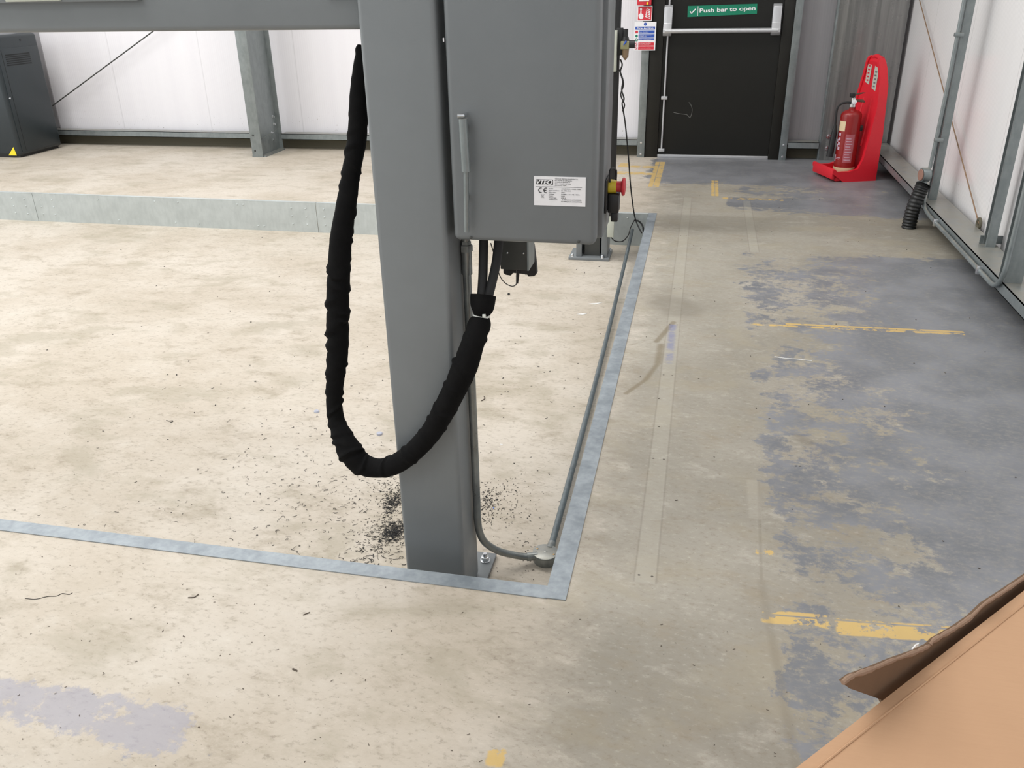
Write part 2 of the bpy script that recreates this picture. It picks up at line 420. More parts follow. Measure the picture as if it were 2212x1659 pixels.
# floor as one mesh around the recess
mb = MB()
for (a, b, c, d) in ((-9, 1.75, -4, PY0), (PX1, 1.75, PY0, PY1), (-9, PX0, PY0, PY1), (-9, 1.75, PY1, 8.2)):
    mb.box(a, b, c, d, -.35, 0)
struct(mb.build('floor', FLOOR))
slab('floor.001', PX0, PX1, PY0, PY1, -.35, PD, PIT)
# edging: angle steel lining the recess, flange flush with the floor
def trim(name, build, mat): return struct(build.build(name, mat))
mb = MB().box(PX0, PX1-.003, PY0, PY0+.004, PD, .002); mb.box(PX0, PX1+.002, PY0-.046, PY0+.004, .0005, .003)
trim('trim_1', mb, EDGE)
mb = MB().box(PX1-.004, PX1, PY0+.006, PY1, PD, .002); mb.box(PX1-.004, PX1+.052, PY0-.044, PY1-.1, .0006, .0034)
mb.box(PX1-.004, PX1+.052, PY1-.098, PY1+.03, .0006, .0028)
trim('trim_2', mb, EDGE)
mb = MB()
seams = [PX0, -5.19, -2.76, PX1-.005]
for a, b in zip(seams, seams[1:]):
    mb.box(a+.002, b-.002, PY1-.005, PY1, PD, .001)
    mb.box(a+.002, b-.002, PY1-.005, PY1+.03, .0005, .002)
riv = []
for sx in (-5.19, -2.76):
    for dx in (-.20, -.085, .06, .17):
        for z in (-.045, -.105, -.165): riv.append((sx+dx, z))
for x in (-4.6, -4.1, -3.9, -3.4, -3.35, -2.0, -1.5, -1.0, -.45): riv.append((x, -.03)); riv.append((x+.15, -.19))
for rx, rz in riv: mb.lathe([(.007, 0), (.007, .001), (.004, .004), (.001, .005)], (rx, PY1-.005, rz), (0, -1, 0), 10)
trim('trim_3', mb, GALVW)

# walls
slab('wall_back', -9, -.55, WY, WY+.12, 0, 5, PANB)
slab('wall_back.001', .66, WX, WY, WY+.12, 0, 5, PANG)
slab('wall_back.002', -.55, .66, WY, WY+.12, 2.1, 5, PANB)
slab('wall_right', WX, WX+.12, -4, WY+.12, 0, 5, PANR)
slab('wall_left', -9.1, -9, 5.8, WY+.12, 0, 5, PANR)
slab('ceiling', -9.1, WX+.12, -4, WY+.12, 5, 5.1, CEIL)
slab('baseboard_back', -9, -.553, WY-.035, WY, 0, .105, KICK)
slab('baseboard_back.001', .745, WX, WY-.035, WY, 0, .105, KICK)
slab('baseboard_right', WX-.03, WX, -1, WY-.036, 0, .10, KICK)
def rail_x(name, x0, x1):
    m = MB(); m.box(x0, x1, 7.90, WY-.036, .150, .155); m.box(x0, x1, 7.90, 7.904, .100, .155); m.box(x0, x1, 7.90, WY-.036, .100, .104)
    return trim(name, m, GALV)
rail_x('trim_4', -9, -4.145); rail_x('trim_5', -4.03, -.556); rail_x('trim_6', .752, 1.010)
m = MB(); m.box(1.42, WX-.031, .2, 7.935, .150, .155); m.box(1.42, 1.424, .2, 7.935, .100, .155); m.box(1.42, WX-.031, .2, 7.935, .100, .104)
trim('trim_7', m, GALV)
# grey cladding flashing beside the cabinet
trim('trim_8', MB().box(-6.86, -6.62, WY-.012, WY, .156, 5), PANG)

# ------------------------------------------------------------------ building steelwork
def bolt(mb, p, ax, r=.011, h=.008):
    mb.lathe([(r*1.5, 0), (r*1.5, .002), (r, .002), (r, .002+h), (r*.6, .003+h)], p, ax, 6)
def i_column(x, xw, yf, yb, wf, label, group=None, gus=True):
    o = empty('steel_column', (x, yf, 0), label, 'column', group)
    m = MB(); h = 5
    m.box(x, x+wf, yf, yf+.010, 0, h, .002); m.box(xw, xw+.008, yf+.010, yb-.010, 0, h); m.box(x, x+wf, yb-.010, yb, 0, h, .002)
    m.build('profile', GALV, o)
    m = MB(); m.box(x-.01, x+wf+.02, yf+.012, yb-.012, 0, .012); m.build('base_plate', GALV, o)
    for z in (.06, .20):
        m = MB(); bolt(m, (x+wf*.30, yf, z), (0, -1, 0), .007, .004); m.build('bolt', DARKGREY, o)
    for z in (.11, .175, .25, .32):
        m = MB(); bolt(m, (xw+.008, yb-.06-(.07 if z < .2 else 0), z), (1, 0, 0), .012, .012); m.build('bolt', CHROME, o)
    if gus:
        m = MB(); m.prism([(xw+.009, yf+.03, .012), (xw+.009, yb-.011, .012), (xw+.009, yb-.011, .20), (xw+.009, yf+.06, .15)], (.006, 0, 0)); m.build('gusset_plate', GALV, o)
    return o
i_column(-4.143, -4.085, 7.49, 7.93, .108, 'galvanised steel column standing against the white cladding left of the grey lift column')
# corner column to the right of the fire door
def m_streak():
    t = NT('streaked_galvanised_plate'); p = t.pos(); f = t.noise(t.mapv(p, (14, 14, .35)), 1.6, 5, .6); g = t.noise(p, 6, 3)
    return t.out(t.mix(t.ramp(f, .3, .7), (.15, .152, .15), (.27, .268, .262)), t.ramp(g, .3, .7, .20, .32), .35, .5)
CP = m_streak()
o = empty('steel_column', (1.3, 7.94, 0), 'wide dull galvanised steel column face in the back right corner behind the red extinguisher stand', 'column')
m = MB(); m.box(1.03, 1.565, 7.940, 7.95, 0, 5, .002); m.box(1.075, 1.085, 7.95, 8.01, 0, 5); m.build('front_face', CP, o)
m = MB(); m.box(1.015, 1.031, 7.938, 8.0, 0, 5, .003); m.build('edge_strip', GALV, o)
for z in (.10, .20):
    m = MB(); bolt(m, (1.085, 7.94, z), (0, -1, 0), .014, .014); m.build('bolt', CHROME, o)
# slim posts either side of the door
for x0, x1, lab in ((-.551, -.486, 'slim galvanised post on the left of the black fire door'), (.685, .745, 'slim galvanised post on the right of the black fire door')):
    o = empty('door_post', (x0, 7.89, 0), lab, 'post')
    m = MB(); m.box(x0, x1, 7.89, 7.895, 0, 5, .001); m.box(x0, x0+.005, 7.895, 8.0, 0, 5); m.box(x1-.005, x1, 7.895, 8.0, 0, 5); m.build('profile', GALV, o)
    for zz in (.03, .13):
        m = MB(); bolt(m, ((x0+x1)/2, 7.89, zz), (0, -1, 0), .007, .004); m.build('bolt', CHROME, o)

# side rail posts on the right wall
def c_post(name, x0, x1, y0, y1, label, open_=True):
    o = empty(name, (x0, y0, .155), label, 'post')
    m = MB(); m.box(x0, x1, y0, y0+.004, .155, 5); m.box(x1-.004, x1, y0+.004, y1, .155, 5); m.box(x0, x1, y1-.004, y1, .155, 5)
    m.box(x0, x0+.004, y0+.004, y0+.018, .155, 5)
    m.build('profile', GALV, o); return o
pa = c_post('wall_post', 1.452, 1.497, 5.80, 5.86, 'galvanised wall post nearest the red extinguisher stand, with a conduit clipped to it')
pb = c_post('wall_post', 1.507, 1.552, 4.74, 4.80, 'middle galvanised post on the right wall, with a rusty ring bracket at its foot')
m = MB(); m.box(1.49, 1.599, 4.80, 4.808, .156, .20); m.build('foot_bracket', GALV, pb)
pc = c_post('wall_post', 1.425, 1.50, 4.13, 4.22, 'galvanised post at the right edge of the photo, beside the bent conduit')
# bracing rods
def rod(p0, p1, r, mat, label, eye=False):
    o = empty('bracing_rod', p0, label, 'bracing rod')
    MB().tube([p0, p1], r, 8).build('rod', mat, o)
    if eye:
        m = MB(); pts = [Vector(p1)+Vector((0, math.cos(a)*.028, math.sin(a)*.028)) for a in [2*PI*k/16 for k in range(17)]]
        m.tube(pts, .009, 8); m.build('ring', KICK, o)
    return o
a = ony(330, 68, 7.97); b = ony(122, 222, 7.97); d = (a-b)
rod(b-d*.28, b+d*4.3, .006, DARKGREY, 'thin diagonal bracing rod against the white back cladding beside the dark cabinet')
a = onx(1985, 0, 1.575); b = onx(2113, 490, 1.575); d = a-b
rod(b+d*2.2, b+Vector((0, .0, .018)), .004, COPPER, 'thin rusty diagonal bracing rod in front of the right wall', True)

# conduits on the right wall
def conduit(name, pts, r, mat, label, n=6, fit=()):
    o = empty(name, pts[0], label, 'conduit')
    MB().tube(catmull(pts, n), r, 14).build('pipe', mat, o)
    for p, q, rr, mm, nm in fit: MB().cyl(p, q, rr, None, 18).build(nm, mm, o)
    return o
X = 1.425
jb = onx(1992, 375, 1.405)
top = onx(2068, 0, 1.435); top.z = 3.0
cpts = [Vector((1.432, 5.79, 4.0)), Vector((1.432, 5.79, 2.0)), Vector((1.432, 5.79, .9)), Vector((1.425, 5.79, .55)), Vector((1.42, 5.79, .36))]
o = empty('wall_conduit', (1.43, 5.79, .3), 'vertical steel conduit running down the wall post to a round junction box', 'conduit')
MB().tube(cpts, .0115, 12).build('pipe', GALV, o)
m = MB(); m.lathe([(.042, 0), (.044, .004), (.044, .045), (.04, .05)], (1.37, 5.765, .318), (1, .25, 0), 24); m.build('junction_box', GALV, o)
m = MB(); m.lathe([(.034, 0), (.036, .004)], (1.364, 5.763, .318), (1, .25, 0), 24); m.build('cover', plain('primer_red_cover', (.32, .17, .13), .6), o)
for z in (1.12, .52):
    m = MB(); m.box(1.412, 1.462, 5.768, 5.80, z, z+.022, .004); m.build('clip', GALV, o)
# horizontal conduit along the rail
z = .125
pts = [Vector((1.40, 5.76, .285)), Vector((1.402, 5.74, .22)), Vector((1.405, 5.70, .15)), Vector((1.405, 5.55, .120)), Vector((1.405, 5.1, .118)), Vector((1.405, 4.6, .118)), Vector((1.405, 4.34, .118)), Vector((1.405, 4.19, .124)), Vector((1.405, 4.11, .19)), Vector((1.408, 4.10, .34)), Vector((1.408, 4.10, 1.0)), Vector((1.408, 4.10, 4.0))]
o = empty('wall_conduit', (1.405, 5.7, .12), 'steel conduit clipped along the low rail then bending up at the right edge', 'conduit')
MB().tube(catmull(pts, 8), .0115, 12).build('pipe', GALV, o)
for y in (5.35, 4.42):
    m = MB(); m.box(1.388, 1.428, y, y+.022, .100, .142, .004); m.build('clip', CHROME, o)
# black corrugated hose
hp = catmull([Vector((1.335, 5.685, 0.0)), Vector((1.342, 5.69, .12)), Vector((1.372, 5.71, .24)), Vector((1.385, 5.72, .272))], 26)
m = MB(); m.tube(hp, [.042*(1+.06*math.sin(i*1.5)) for i in range(len(hp))], 24)
tag(m.build('corrugated_hose', HOSEM), 'short black corrugated hose rising from the floor to the wall conduit', 'hose')

# ------------------------------------------------------------------ fire door
D = struct(empty('door_1', (.1, 7.95, 0)))
m = MB(); m.box(-.3715, .5965, 7.93, 7.975, .027, 2.0695); m.build('door_leaf', DOORM, D)
m = MB(); m.box(-.484, -.372, 7.905, 8.03, 0, 2.1, .003); m.box(.597, .684, 7.905, 8.03, 0, 2.1, .003); m.box(-.372, .597, 7.905, 8.03, 2.07, 2.1)
m.build('door_frame', FRAMEM, D)
m = MB(); m.box(-.372, .597, 7.915, 8.0, 0, .026, .003); m.build('threshold', SILVER, D)
# vertical bolt rod, housings and push bar
pb_ = empty('panic_bar', (0, 7.9, 1.06)); pb_.parent = D; pb_.matrix_parent_inverse = Matrix.Translation(-D.location)
MB().cyl((-.335, 7.905, .06), (-.335, 7.905, 2.0), .008, None, 12).build('bolt_rod', SILVER, D)
for z in (.05, .50):
    MB().box(-.362, -.308, 7.895, 7.93, z, z+.028, .003).build('rod_guide', SILVER, D)
def arm(x0, x1):
    xa, xb = x0, x1
    prof = [(7.93, 1.02), (7.86, 1.02), (7.83, 1.045), (7.83, 1.075), (7.87, 1.12), (7.875, 1.24), (7.90, 1.26), (7.93, 1.26)]
    m = MB(); m.prism([(xa, y, z) for y, z in prof], (xb-xa, 0, 0), .004)
    return m
arm(-.375, -.305).build('push_bar_arm', SILVER, D); arm(.51, .58).build('push_bar_arm', SILVER, D)
MB().cyl((-.36, 7.845, 1.06), (.565, 7.845, 1.06), .019, None, 20).build('push_bar', SILVER, D)
bpy.data.objects.remove(pb_)
# scuffed ring mark near the foot of the leaf
def scuff():
    t = NT('door_scuff'); return t.out((.16, .16, .15), .6, 0, .3)
SC = scuff(); m = MB()
ap = [ony(px, py, 7.928) for px, py in ((1455, 243), (1470, 246), (1484, 248), (1490, 254), (1494, 246), (1495, 235), (1492, 226), (1488, 221))]
m.tube(catmull(ap, 5), .0022, 6); m.build('scuff_mark', SC, D)
# Push bar to open sign
S = empty('fire_exit_sign', (.1, 7.925, 1.2), 'green and white Push bar to open sign on the black fire door', 'sign')
sl = ony(1485, 37, 7.925); sr = ony(1635, 30, 7.925); tl = ony(1486, 13, 7.925); tr = ony(1636, 8, 7.925)
m = MB(); m.prism([sl, sr, tr, tl], (0, .004, 0)); m.build('sign_plate', SGREEN, S)
xd = (sr-sl).normalized(); yd = (tl-sl).normalized(); yd = (yd-xd*yd.dot(xd)).normalized(); L = (sr-sl).length; H = (tl-sl).length
f0 = sl+Vector((0, -.0012, 0))
text(S, 'lettering', 'Push bar to open', f0+xd*L*.175+yd*H*.36, xd, yd, H*.36, WHITE, L*.80, 0, .018)
m = MB()
def strip(m, a, b, wd, n=Vector((0, -1, 0))):
    a, b = Vector(a), Vector(b); t = (b-a).normalized(); s_ = t.cross(n)*wd/2
    m.prism([a-s_, b-s_, b+s_, a+s_], n*.0006)
strip(m, f0+xd*L*.150+yd*H*.06, f0+xd*L*.150+yd*H*.94, L*.006)
strip(m, f0+xd*L*.035+yd*H*.52, f0+xd*L*.055+yd*H*.32, L*.014); strip(m, f0+xd*L*.052+yd*H*.30, f0+xd*L*.115+yd*H*.70, L*.016)
m.build('tick_and_divider', WHITE, S)

# signs left of the door
def plate(name, x0, x1, z0, z1, y, mat, label, cat='sign'):
    S = empty(name, ((x0+x1)/2, y, (z0+z1)/2), label, cat)
    MB().box(x0, x1, y, y+.004, z0, z1, .0008, 1).build('sign_plate', mat, S); return S
y = 7.872
S = plate('fire_alarm_sign', -.598, -.474, 1.140, 1.256, y, WHITE, 'small square red and white fire alarm call point sign with hand and flames')
MB().box(-.592, -.480, y-.0008, y, 1.146, 1.250).build('red_field', SRED, S)
m = MB(); Y = y-.0015
def poly(m, pts, y, d=.0006): m.prism([(a, y, b) for a, b in pts], (0, d, 0))
poly(m, [(-.586, 1.172), (-.588, 1.186), (-.580, 1.196), (-.574, 1.198), (-.574, 1.226), (-.564, 1.226), (-.564, 1.198), (-.550, 1.192), (-.545, 1.176), (-.552, 1.156), (-.576, 1.156)], Y)
m.lathe([(.009, 0), (.009, .0006)], (-.569, Y+.0006, 1.232), (0, -1, 0), 16)
m.build('hand_symbol', WHITE, S)
m = MB()
for k in range(6):
    zz = 1.160+k*.013; poly(m, [(-.490, zz-.004), (-.498, zz-.002), (-.532+k*.002, zz+.012), (-.530+k*.002, zz+.022), (-.512, zz+.008), (-.490, zz+.004)], Y)
m.build('flame_symbol', WHITE, S)
# call point box just above
S = empty('fire_alarm_call_point', (-.54, 7.86, 1.27), 'red fire alarm call point box cut by the top edge of the photo', 'call point')
MB().box(-.602, -.484, 7.84, 7.885, 1.262, 1.385, .004).build('housing', SRED, S)
MB().box(-.585, -.502, 7.836, 7.84, 1.292, 1.372, .001).build('glass', WHITE, S)
MB().box(-.522, -.508, 7.834, 7.84, 1.268, 1.286, .001).build('test_key_tab', YSTICK, S)
# Fire Action notice
S = plate('fire_action_notice', -.618, -.434, .906, 1.132, y-.004, WHITE, 'white Fire Action notice with blue and red bands below the call point sign')
Y = y-.0045-.0005
def band(z0, z1, x0, x1, mat, nm): return MB().box(x0, x1, Y, Y+.0008, z0, z1).build(nm, mat, S)
band(1.072, 1.096, -.610, -.444, BLUE, 'title_band')
text(S, 'lettering', 'Fire Action', (-.596, Y-.0006, 1.077), (1, 0, 0), (0, 0, 1), .013, WHITE, .138, 0, .02)
MB().lathe([(.013, 0), (.013, .0006)], (-.527, Y+.0006, 1.115), (0, -1, 0), 20).build('blue_disc', BLUE, S)
text(S, 'lettering', '!', (-.529, Y-.0008, 1.109), (1, 0, 0), (0, 0, 1), .012, WHITE, None, 0, .01)
for z0, z1, mt, tx in ((1.041, 1.066, BLUE, 'Raise the alarm'), (1.009, 1.036, BLUE, 'Leave by the nearest\navailable exit'), (.991, 1.005, BLUE, 'Report to assembly point'), (.945, .971, SRED, 'Do not stop to collect\npersonal belongings'), (.914, .939, SRED, 'Do not use the lifts')):
    bo = band(z0, z1, -.580, -.446, mt, 'instruction_band')
    n = tx.count('\n')
    text(bo, 'lettering', tx, (-.577, Y-.0006, z1-.009 if n else (z0+z1)/2-.003), (1, 0, 0), (0, 0, 1), .0058, WHITE, .105 if n or len(tx) > 18 else .08)
band(1.043, 1.064, -.609, -.586, SRED, 'pictogram')
MB().lathe([(.011, 0), (.011, .0006), (.006, .0006)], (-.597, Y+.0008, 1.022), (0, -1, 0), 18).build('pictogram', SGREEN, S)
MB().tube([Vector((-.597+.010*math.cos(a), Y, .992+.010*math.sin(a))) for a in [2*PI*k/18 for k in range(19)]], .003, 6).build('pictogram', SGREEN, S)
for zz in (.957, .927):
    m = MB(); m.tube([Vector((-.598+.010*math.cos(a), Y, zz+.010*math.sin(a))) for a in [2*PI*k/18 for k in range(19)]], .0016, 6)
    m.tube([(-.605, Y, zz+.007), (-.591, Y, zz-.007)], .0016, 6); m.build('pictogram', SRED, S)

# ------------------------------------------------------------------ dark cabinet (far left)
S = empty('server_cabinet', (-6.8, 7.48, 0), 'blue-black steel cabinet with louvred vent at the left edge', 'cabinet')
MB().box(-7.15, -6.43, 7.18, 7.78, .02, 1.10, .03, 3).build('body', CAB, S)
m = MB()
m.box(-6.431, -6.424, 7.215, 7.745, .05, .985, .003); m.build('side_door', CAB, S)
m = MB()
for k in range(6):
    zz = .83+k*.018; m.box(-6.4245, -6.4215, 7.30, 7.62, zz, zz+.010, .001)
m.build('vent_louvres', CABG, S)
MB().box(-6.4245, -6.4225, 7.262, 7.266, .06, .97).build('panel_seam', CABG, S)
MB().lathe([(.009, 0), (.009, .008), (.006, .010)], (-6.424, 7.22, .55), (1, 0, 0), 14).build('lock', CHROME, S)
MB().lathe([(.008, 0), (.008, .004)], (-6.43, 7.55, 1.045), (1, 0, 0), 14).build('screw', BLACK, S)
MB().prism([(-6.565, 7.178, .025), (-6.472, 7.178, .025), (-6.486, 7.178, .105)], (0, .0015, 0)).build('warning_sticker', YSTICK, S)
MB().box(-7.12, -6.46, 7.21, 7.75, 0, .02).build('plinth', BLACK, S)

# ------------------------------------------------------------------ near lift column, beam, control box
S = empty('lift_column', (-.66, 1.96, PD), 'large grey painted column standing in the recess, in front with the black cable loop', 'column')
MB().box(-.753, -.575, 1.90, 2.06, PD+.014, 3.2, .013, 4).build('post', PAINT, S)
MB().box(-.755, -.543, 1.885, 2.165, PD, PD+.014, .002).build('base_plate', PAINT, S)
bp_ = onz(1048, 1202, PD+.03)
m = MB(); m.lathe([(.016, 0), (.016, .003), (.0125, .0035), (.0125, .016), (.011, .017), (.008, .017), (.0075, .026), (.006, .028)], (bp_.x, bp_.y, PD+.014), (0, 0, 1), 6 if False else 18); m.build('anchor_bolt', CHROME, S)
BM = empty('cross_beam', (-2.0, 1.98, 1.46), 'horizontal grey painted beam across the top left of the photo', 'beam')
MB().box(-3.4, -.753, 1.935, 2.03, 1.362, 1.62, .012, 4).build('beam_tube', PAINT, BM)
a = ony(705, 6, 1.925); b = ony(775, 10, 1.925)
MB().box(a.x, -.755, 1.925, 1.936, 1.428, 1.60, .002).build('end_bracket', PAINT, BM)
a = ony(300, 2, 1.92); b = ony(0, 8, 1.92)
MB().box(b.x-.4, a.x, 1.915, 1.936, 1.428, 1.60, .003).build('rail_cover', PAINT, BM)
a = ony(30, 2, 1.91); b = ony(12, 2, 1.91); c_ = ony(130, 2, 1.91)
MB().box(b.x, c_.x, 1.909, 1.915, 1.431, 1.52, .001).build('pale_sticker', IVORY, BM)

B = empty('control_box', (-.38, 2.0, .897), 'grey steel control box with a white rating label and long rod handle', 'control box')
bx0, bx1, bz0, bz1 = -.558, -.209, .897, 1.62
def rrect(x0, x1, z0, z1, y, r, n=6):
    P = []
    for cx_, cz_, a0 in ((x1-r, z0+r, -PI/2), (x1-r, z1-r, 0), (x0+r, z1-r, PI/2), (x0+r, z0+r, PI)):
        for k in range(n+1): a = a0+PI/2*k/n; P.append((cx_+r*math.cos(a), y, cz_+r*math.sin(a)))
    return P
# door: a shallow tray with a generously rolled right edge
m = MB(); m.box(bx0, bx1-.010, 1.90, 1.955, bz0, bz1, .014, 4); BD = m.build('door', PAINTB, B)
m = MB(); m.box(bx0+.006, bx1, 1.955, 2.10, bz0+.004, bz1-.01, .004); m.build('housing', PAINTB, B)
h0 = ony(1000, 256, 1.875); h1 = ony(1007, 370, 1.877); h2 = ony(1008, 501, 1.879)
HD = MB(); HD.cyl(h0, h1, .0105, None, 20); hd = HD.build('handle', GALV, B)
MB().cyl(h1+Vector((0, 0, .004)), h2, .0062, None, 18).build('handle_rod', GALV, hd)
e = ony(988, 250, 1.872)
MB().tube([h0+Vector((.002, .02, .006)), h0+Vector((0, 0, .006)), e], [.005, .0055, .0045], 10).build('handle_pin', CHROME, hd)
MB().tube([h0+Vector((0, .028, -.02)), h0+Vector((0, 0, -.02))], .005, 10).build('handle_mount', GALV, hd)
MB().tube([h2+Vector((0, .024, .08)), h2+Vector((0, 0, .08))], .004, 10).build('handle_mount', GALV, hd)
for px, py in ((1017, 513), (1250, 522)):
    p = ony(px, py, 1.8995); MB().lathe([(.0035, 0), (.0035, .0012), (.002, .002)], p, (0, -1, 0), 12).build('screw', DARKGREY, BD)
p = ony(958, 86, 1.8995); MB().box(p.x-.001, p.x+.0015, 1.8985, 1.90, p.z-.004, p.z+.004).build('paint_chip', WHITE, BD)
# rating label
lx0, lx1, lz0, lz1 = -.3615, -.2435, .9885, 1.0545; LY = 1.8985
LB = MB().box(lx0, lx1, LY, 1.9002, lz0, lz1).build('rating_label', WHITE, B); tag(LB, 'white rating label printed in black')
LW, LH = lx1-lx0, lz1-lz0
def lp(u, v): return Vector((lx0+LW*u, LY-.0003, lz1-LH*v))
def kid(o):
    o.parent = LB; o.matrix_parent_inverse = Matrix.Identity(4); return o
def ltext(s, u, v, h, wd, mat=GREYINK, shear=0, bold=0, nm='lettering'):
    o = text(None, nm, s, lp(u, v), (1, 0, 0), (0, 0, 1), h, mat, wd*LW, shear, bold, .0002)
    o.parent = LB; o.matrix_parent_inverse = LB.matrix_world.inverted() if False else Matrix.Identity(4)
    return o
# LB sits under B: vertices are world coordinates, so undo the parent's offset once
def lbox(u0, u1, v0, v1, mat, nm, d=.0002):
    o = MB().box(lx0+LW*u0, lx0+LW*u1, LY-d, LY, lz1-LH*v1, lz1-LH*v0).build(nm, mat); o.parent = LB; return o
lbox(.04, .37, .10, .275, INK, 'logo_field')
o = text(None, 'logo_lettering', 'VTEQ', lp(.047, .262)+Vector((0, -.0004, 0)), (1, 0, 0), (0, 0, 1), LH*.150, WHITE, .315*LW, .30, .035, .0002); o.parent = LB
lbox(.03, .93, .345, .358, GREYINK, 'rule')
for i, s_ in enumerate(('VEHICLES TESTING EQUIPMENT S.L.', 'Pol. Ind. Pla de la Bruguera', 'C/ Conca de Barbera, 19', '08211  Castellar del Valles', '(Barcelona) - Spain')):
    ltext(s_, .405, .085+i*.055, LH*.030, (.45, .33, .29, .31, .22)[i])
# CE mark
m = MB()
for cx_, full in ((.135, 0), (.235, 1)):
    c = lp(cx_, .475); r = LH*.080
    pts = [c+Vector((r*math.cos(a), 0, r*math.sin(a))) for a in [math.radians(70+k*220/20) for k in range(21)]]
    m.tube(pts, .0009, 6)
    if full: m.tube([c+Vector((-r, 0, 0)), c+Vector((r*.1, 0, 0))], .0009, 6)
o = m.build('ce_mark', INK); o.parent = LB
m = MB(); c = lp(.165, .67)
for a, b in (((-.003, .003), (.003, .003)), ((-.0025, .003), (-.0014, -.0035)), ((.0025, .003), (.0014, -.0035)), ((-.0014, -.0035), (.0014, -.0035)), ((-.0042, .0042), (.0038, -.0045)), ((.0042, .0042), (-.0038, -.0045))):
    m.tube([c+Vector((a[0], 0, a[1])), c+Vector((b[0], 0, b[1]))], .00022, 5)
o = m.build('bin_symbol', GREYINK); o.parent = LB
rows = (('Model:', 'AXLE 3500 / AXLE 7000'), ('Serial number:', '21  036 064'), ('Man. year:', '2021'), ('Voltage:', '3x400V + N + PE / 50Hz'), ('Power:', '3 kW'), ('Amperage:', '6.92 A'), ('Weight/axle:', '  3 500kg/axle (AXLE3500)'), ('', '10 000kg/axle (AXLE7000)'))
wl = (.09, .21, .15, .11, .09, .155, .175, 0); wr = (.37, .18, .07, .355, .07, .09, .39, .40)
for i, (a, b) in enumerate(rows):
    v = .425+i*.062
    if a: ltext(a, .285, v, LH*.030, wl[i])
    ltext(b, .53+(.018 if i == 6 else 0), v, LH*.031, wr[i]-(.018 if i == 6 else 0), INK)
# undo double offset: label lettering is parented to the label whose own transform is world-like
for o in LB.children: o.matrix_parent_inverse = Matrix.Identity(4)

# emergency stop on the right side of the box
E_ = empty('emergency_stop_button', (-.19, 2.02, 1.01), 'red and yellow mushroom emergency stop button on the right side of the control box', 'emergency stop')
p = ony(1303, 402, 2.02)
MB().box(-.2085, -.204, 1.975, 2.05, .955, 1.032, .001).build('mounting_plate', BLACK, E_)
MB().lathe([(.0165, 0), (.0165, .002), (.0155, .018), (.0145, .019)], (-.2045, 2.02, p.z), (1, 0, 0), 28).build('collar', YELLOW, E_)
MB().lathe([(.0125, 0), (.0125, .008), (.0135, .012), (.0205, .014), (.0215, .017), (.0195, .0205), (.010, .022)], (-.186, 2.02, p.z), (1, 0, 0), 32).build('mushroom_head', REDB, E_)
p2 = ony(1312, 430, 2.03)
m = MB(); m.box(-.204, -.178, 2.005, 2.045, p2.z-.028, p2.z+.018, .003); m.box(-.196, -.180, 2.01, 2.04, p2.z-.05, p2.z-.028, .002); m.build('contact_block', BLACK, E_)
q = ony(1306, 364, 2.01)
MB().tube(catmull([(-.2, 2.0, q.z-.03), (-.2, 2.0, q.z-.004), (-.194, 2.004, q.z+.001), (-.187, 2.008, q.z-.004), (-.187, 2.01, q.z-.026)], 6), .0028, 8).build('cable_loop', BLACK, E_)

# device hanging under the box
Dv = empty('handheld_terminal', (-.46, 2.18, .8), 'dark handheld terminal hanging in a bracket under the control box', 'terminal')
a = ony(1088, 572, 2.16); b = ony(1146, 577, 2.16)
MB().box(a.x, b.x, 2.12, 2.20, a.z, .90, .002).build('bracket', DARKGREY, Dv)
MB().box(b.x-.001, b.x+.0035, 2.118, 2.20, a.z, .90).build('bracket_lip', GALV, Dv)
for px, py in ((1096, 546), (1131, 547)):
    p = ony(px, py, 2.119); MB().lathe([(.0025, 0), (.0025, .001), (.0015, .0016)], p, (0, -1, 0), 10).build('screw', CHROME, Dv)
c0 = ony(1087, 578, 2.2); c1 = ony(1158, 598, 2.2)
m = MB(); P = [ony(*q, 2.203) for q in ((1087, 574), (1087, 590), (1092, 594), (1103, 596), (1108, 590), (1138, 593), (1141, 598), (1154, 597), (1159, 592), (1158, 575), (1152, 530), (1090, 528))]
m.prism(P, (0, .022, 0), .002); m.build('casing', BLACK, Dv)
pl = [ony(1119, 583, 2.185), ony(1118, 597, 2.185), ony(1117, 612, 2.185)]
MB().tube(pl, [.0050, .0046, .0032], 12).build('plug', BLACK, Dv)
cp = [ony(*q, Y_) for *q, Y_ in ((1117, 611, 2.185), (1112, 617, 2.17), (1104, 618, 2.15), (1092, 612, 2.12), (1082, 600, 2.09), (1076, 585, 2.05), (1066, 545, 2.03), (1060, 525, 2.03))]
MB().tube(catmull(cp, 8), .0014, 8).build('lead', BLACK, Dv)

# ------------------------------------------------------------------ sleeved cable loop
CB = empty('sleeved_cable_loop', (-.66, 1.86, .27), 'thick black fabric sleeved cable hanging in a loop across the grey column', 'cable')
path = [(787, 100, 1.995, 30), (784, 120, 1.99, 34), (775, 200, 1.985, 38), (772, 290, 1.98, 42), (759, 370, 1.965, 40), (747, 450, 1.95, 44), (736, 525, 1.94, 48), (730, 640, 1.93, 49),
        (729, 760, 1.92, 46), (722, 850, 1.905, 36), (726, 905, 1.90, 36), (739, 940, 1.885, 44), (755, 973, 1.87, 54), (780, 1001, 1.865, 50), (815, 1011, 1.86, 42), (851, 1004, 1.86, 44),
        (890, 978, 1.86, 44), (930, 935, 1.86, 46), (958, 888, 1.86, 50), (984, 837, 1.862, 52), (1004, 792, 1.87, 56), (1022, 740, 1.89, 50), (1036, 700, 1.92, 50), (1040, 684, 1.93, 36), (1040, 677, 1.93, 36), (1042, 665, 1.93, 50), (1043, 648, 1.94, 55), (1044, 638, 1.945, 56)]
P3 = [ony(x, y, Y) for x, y, Y, w_ in path]
rr = [w_/2*dist(p)/FPX for p, (x, y, Y, w_) in zip(P3, path)]
n = 16
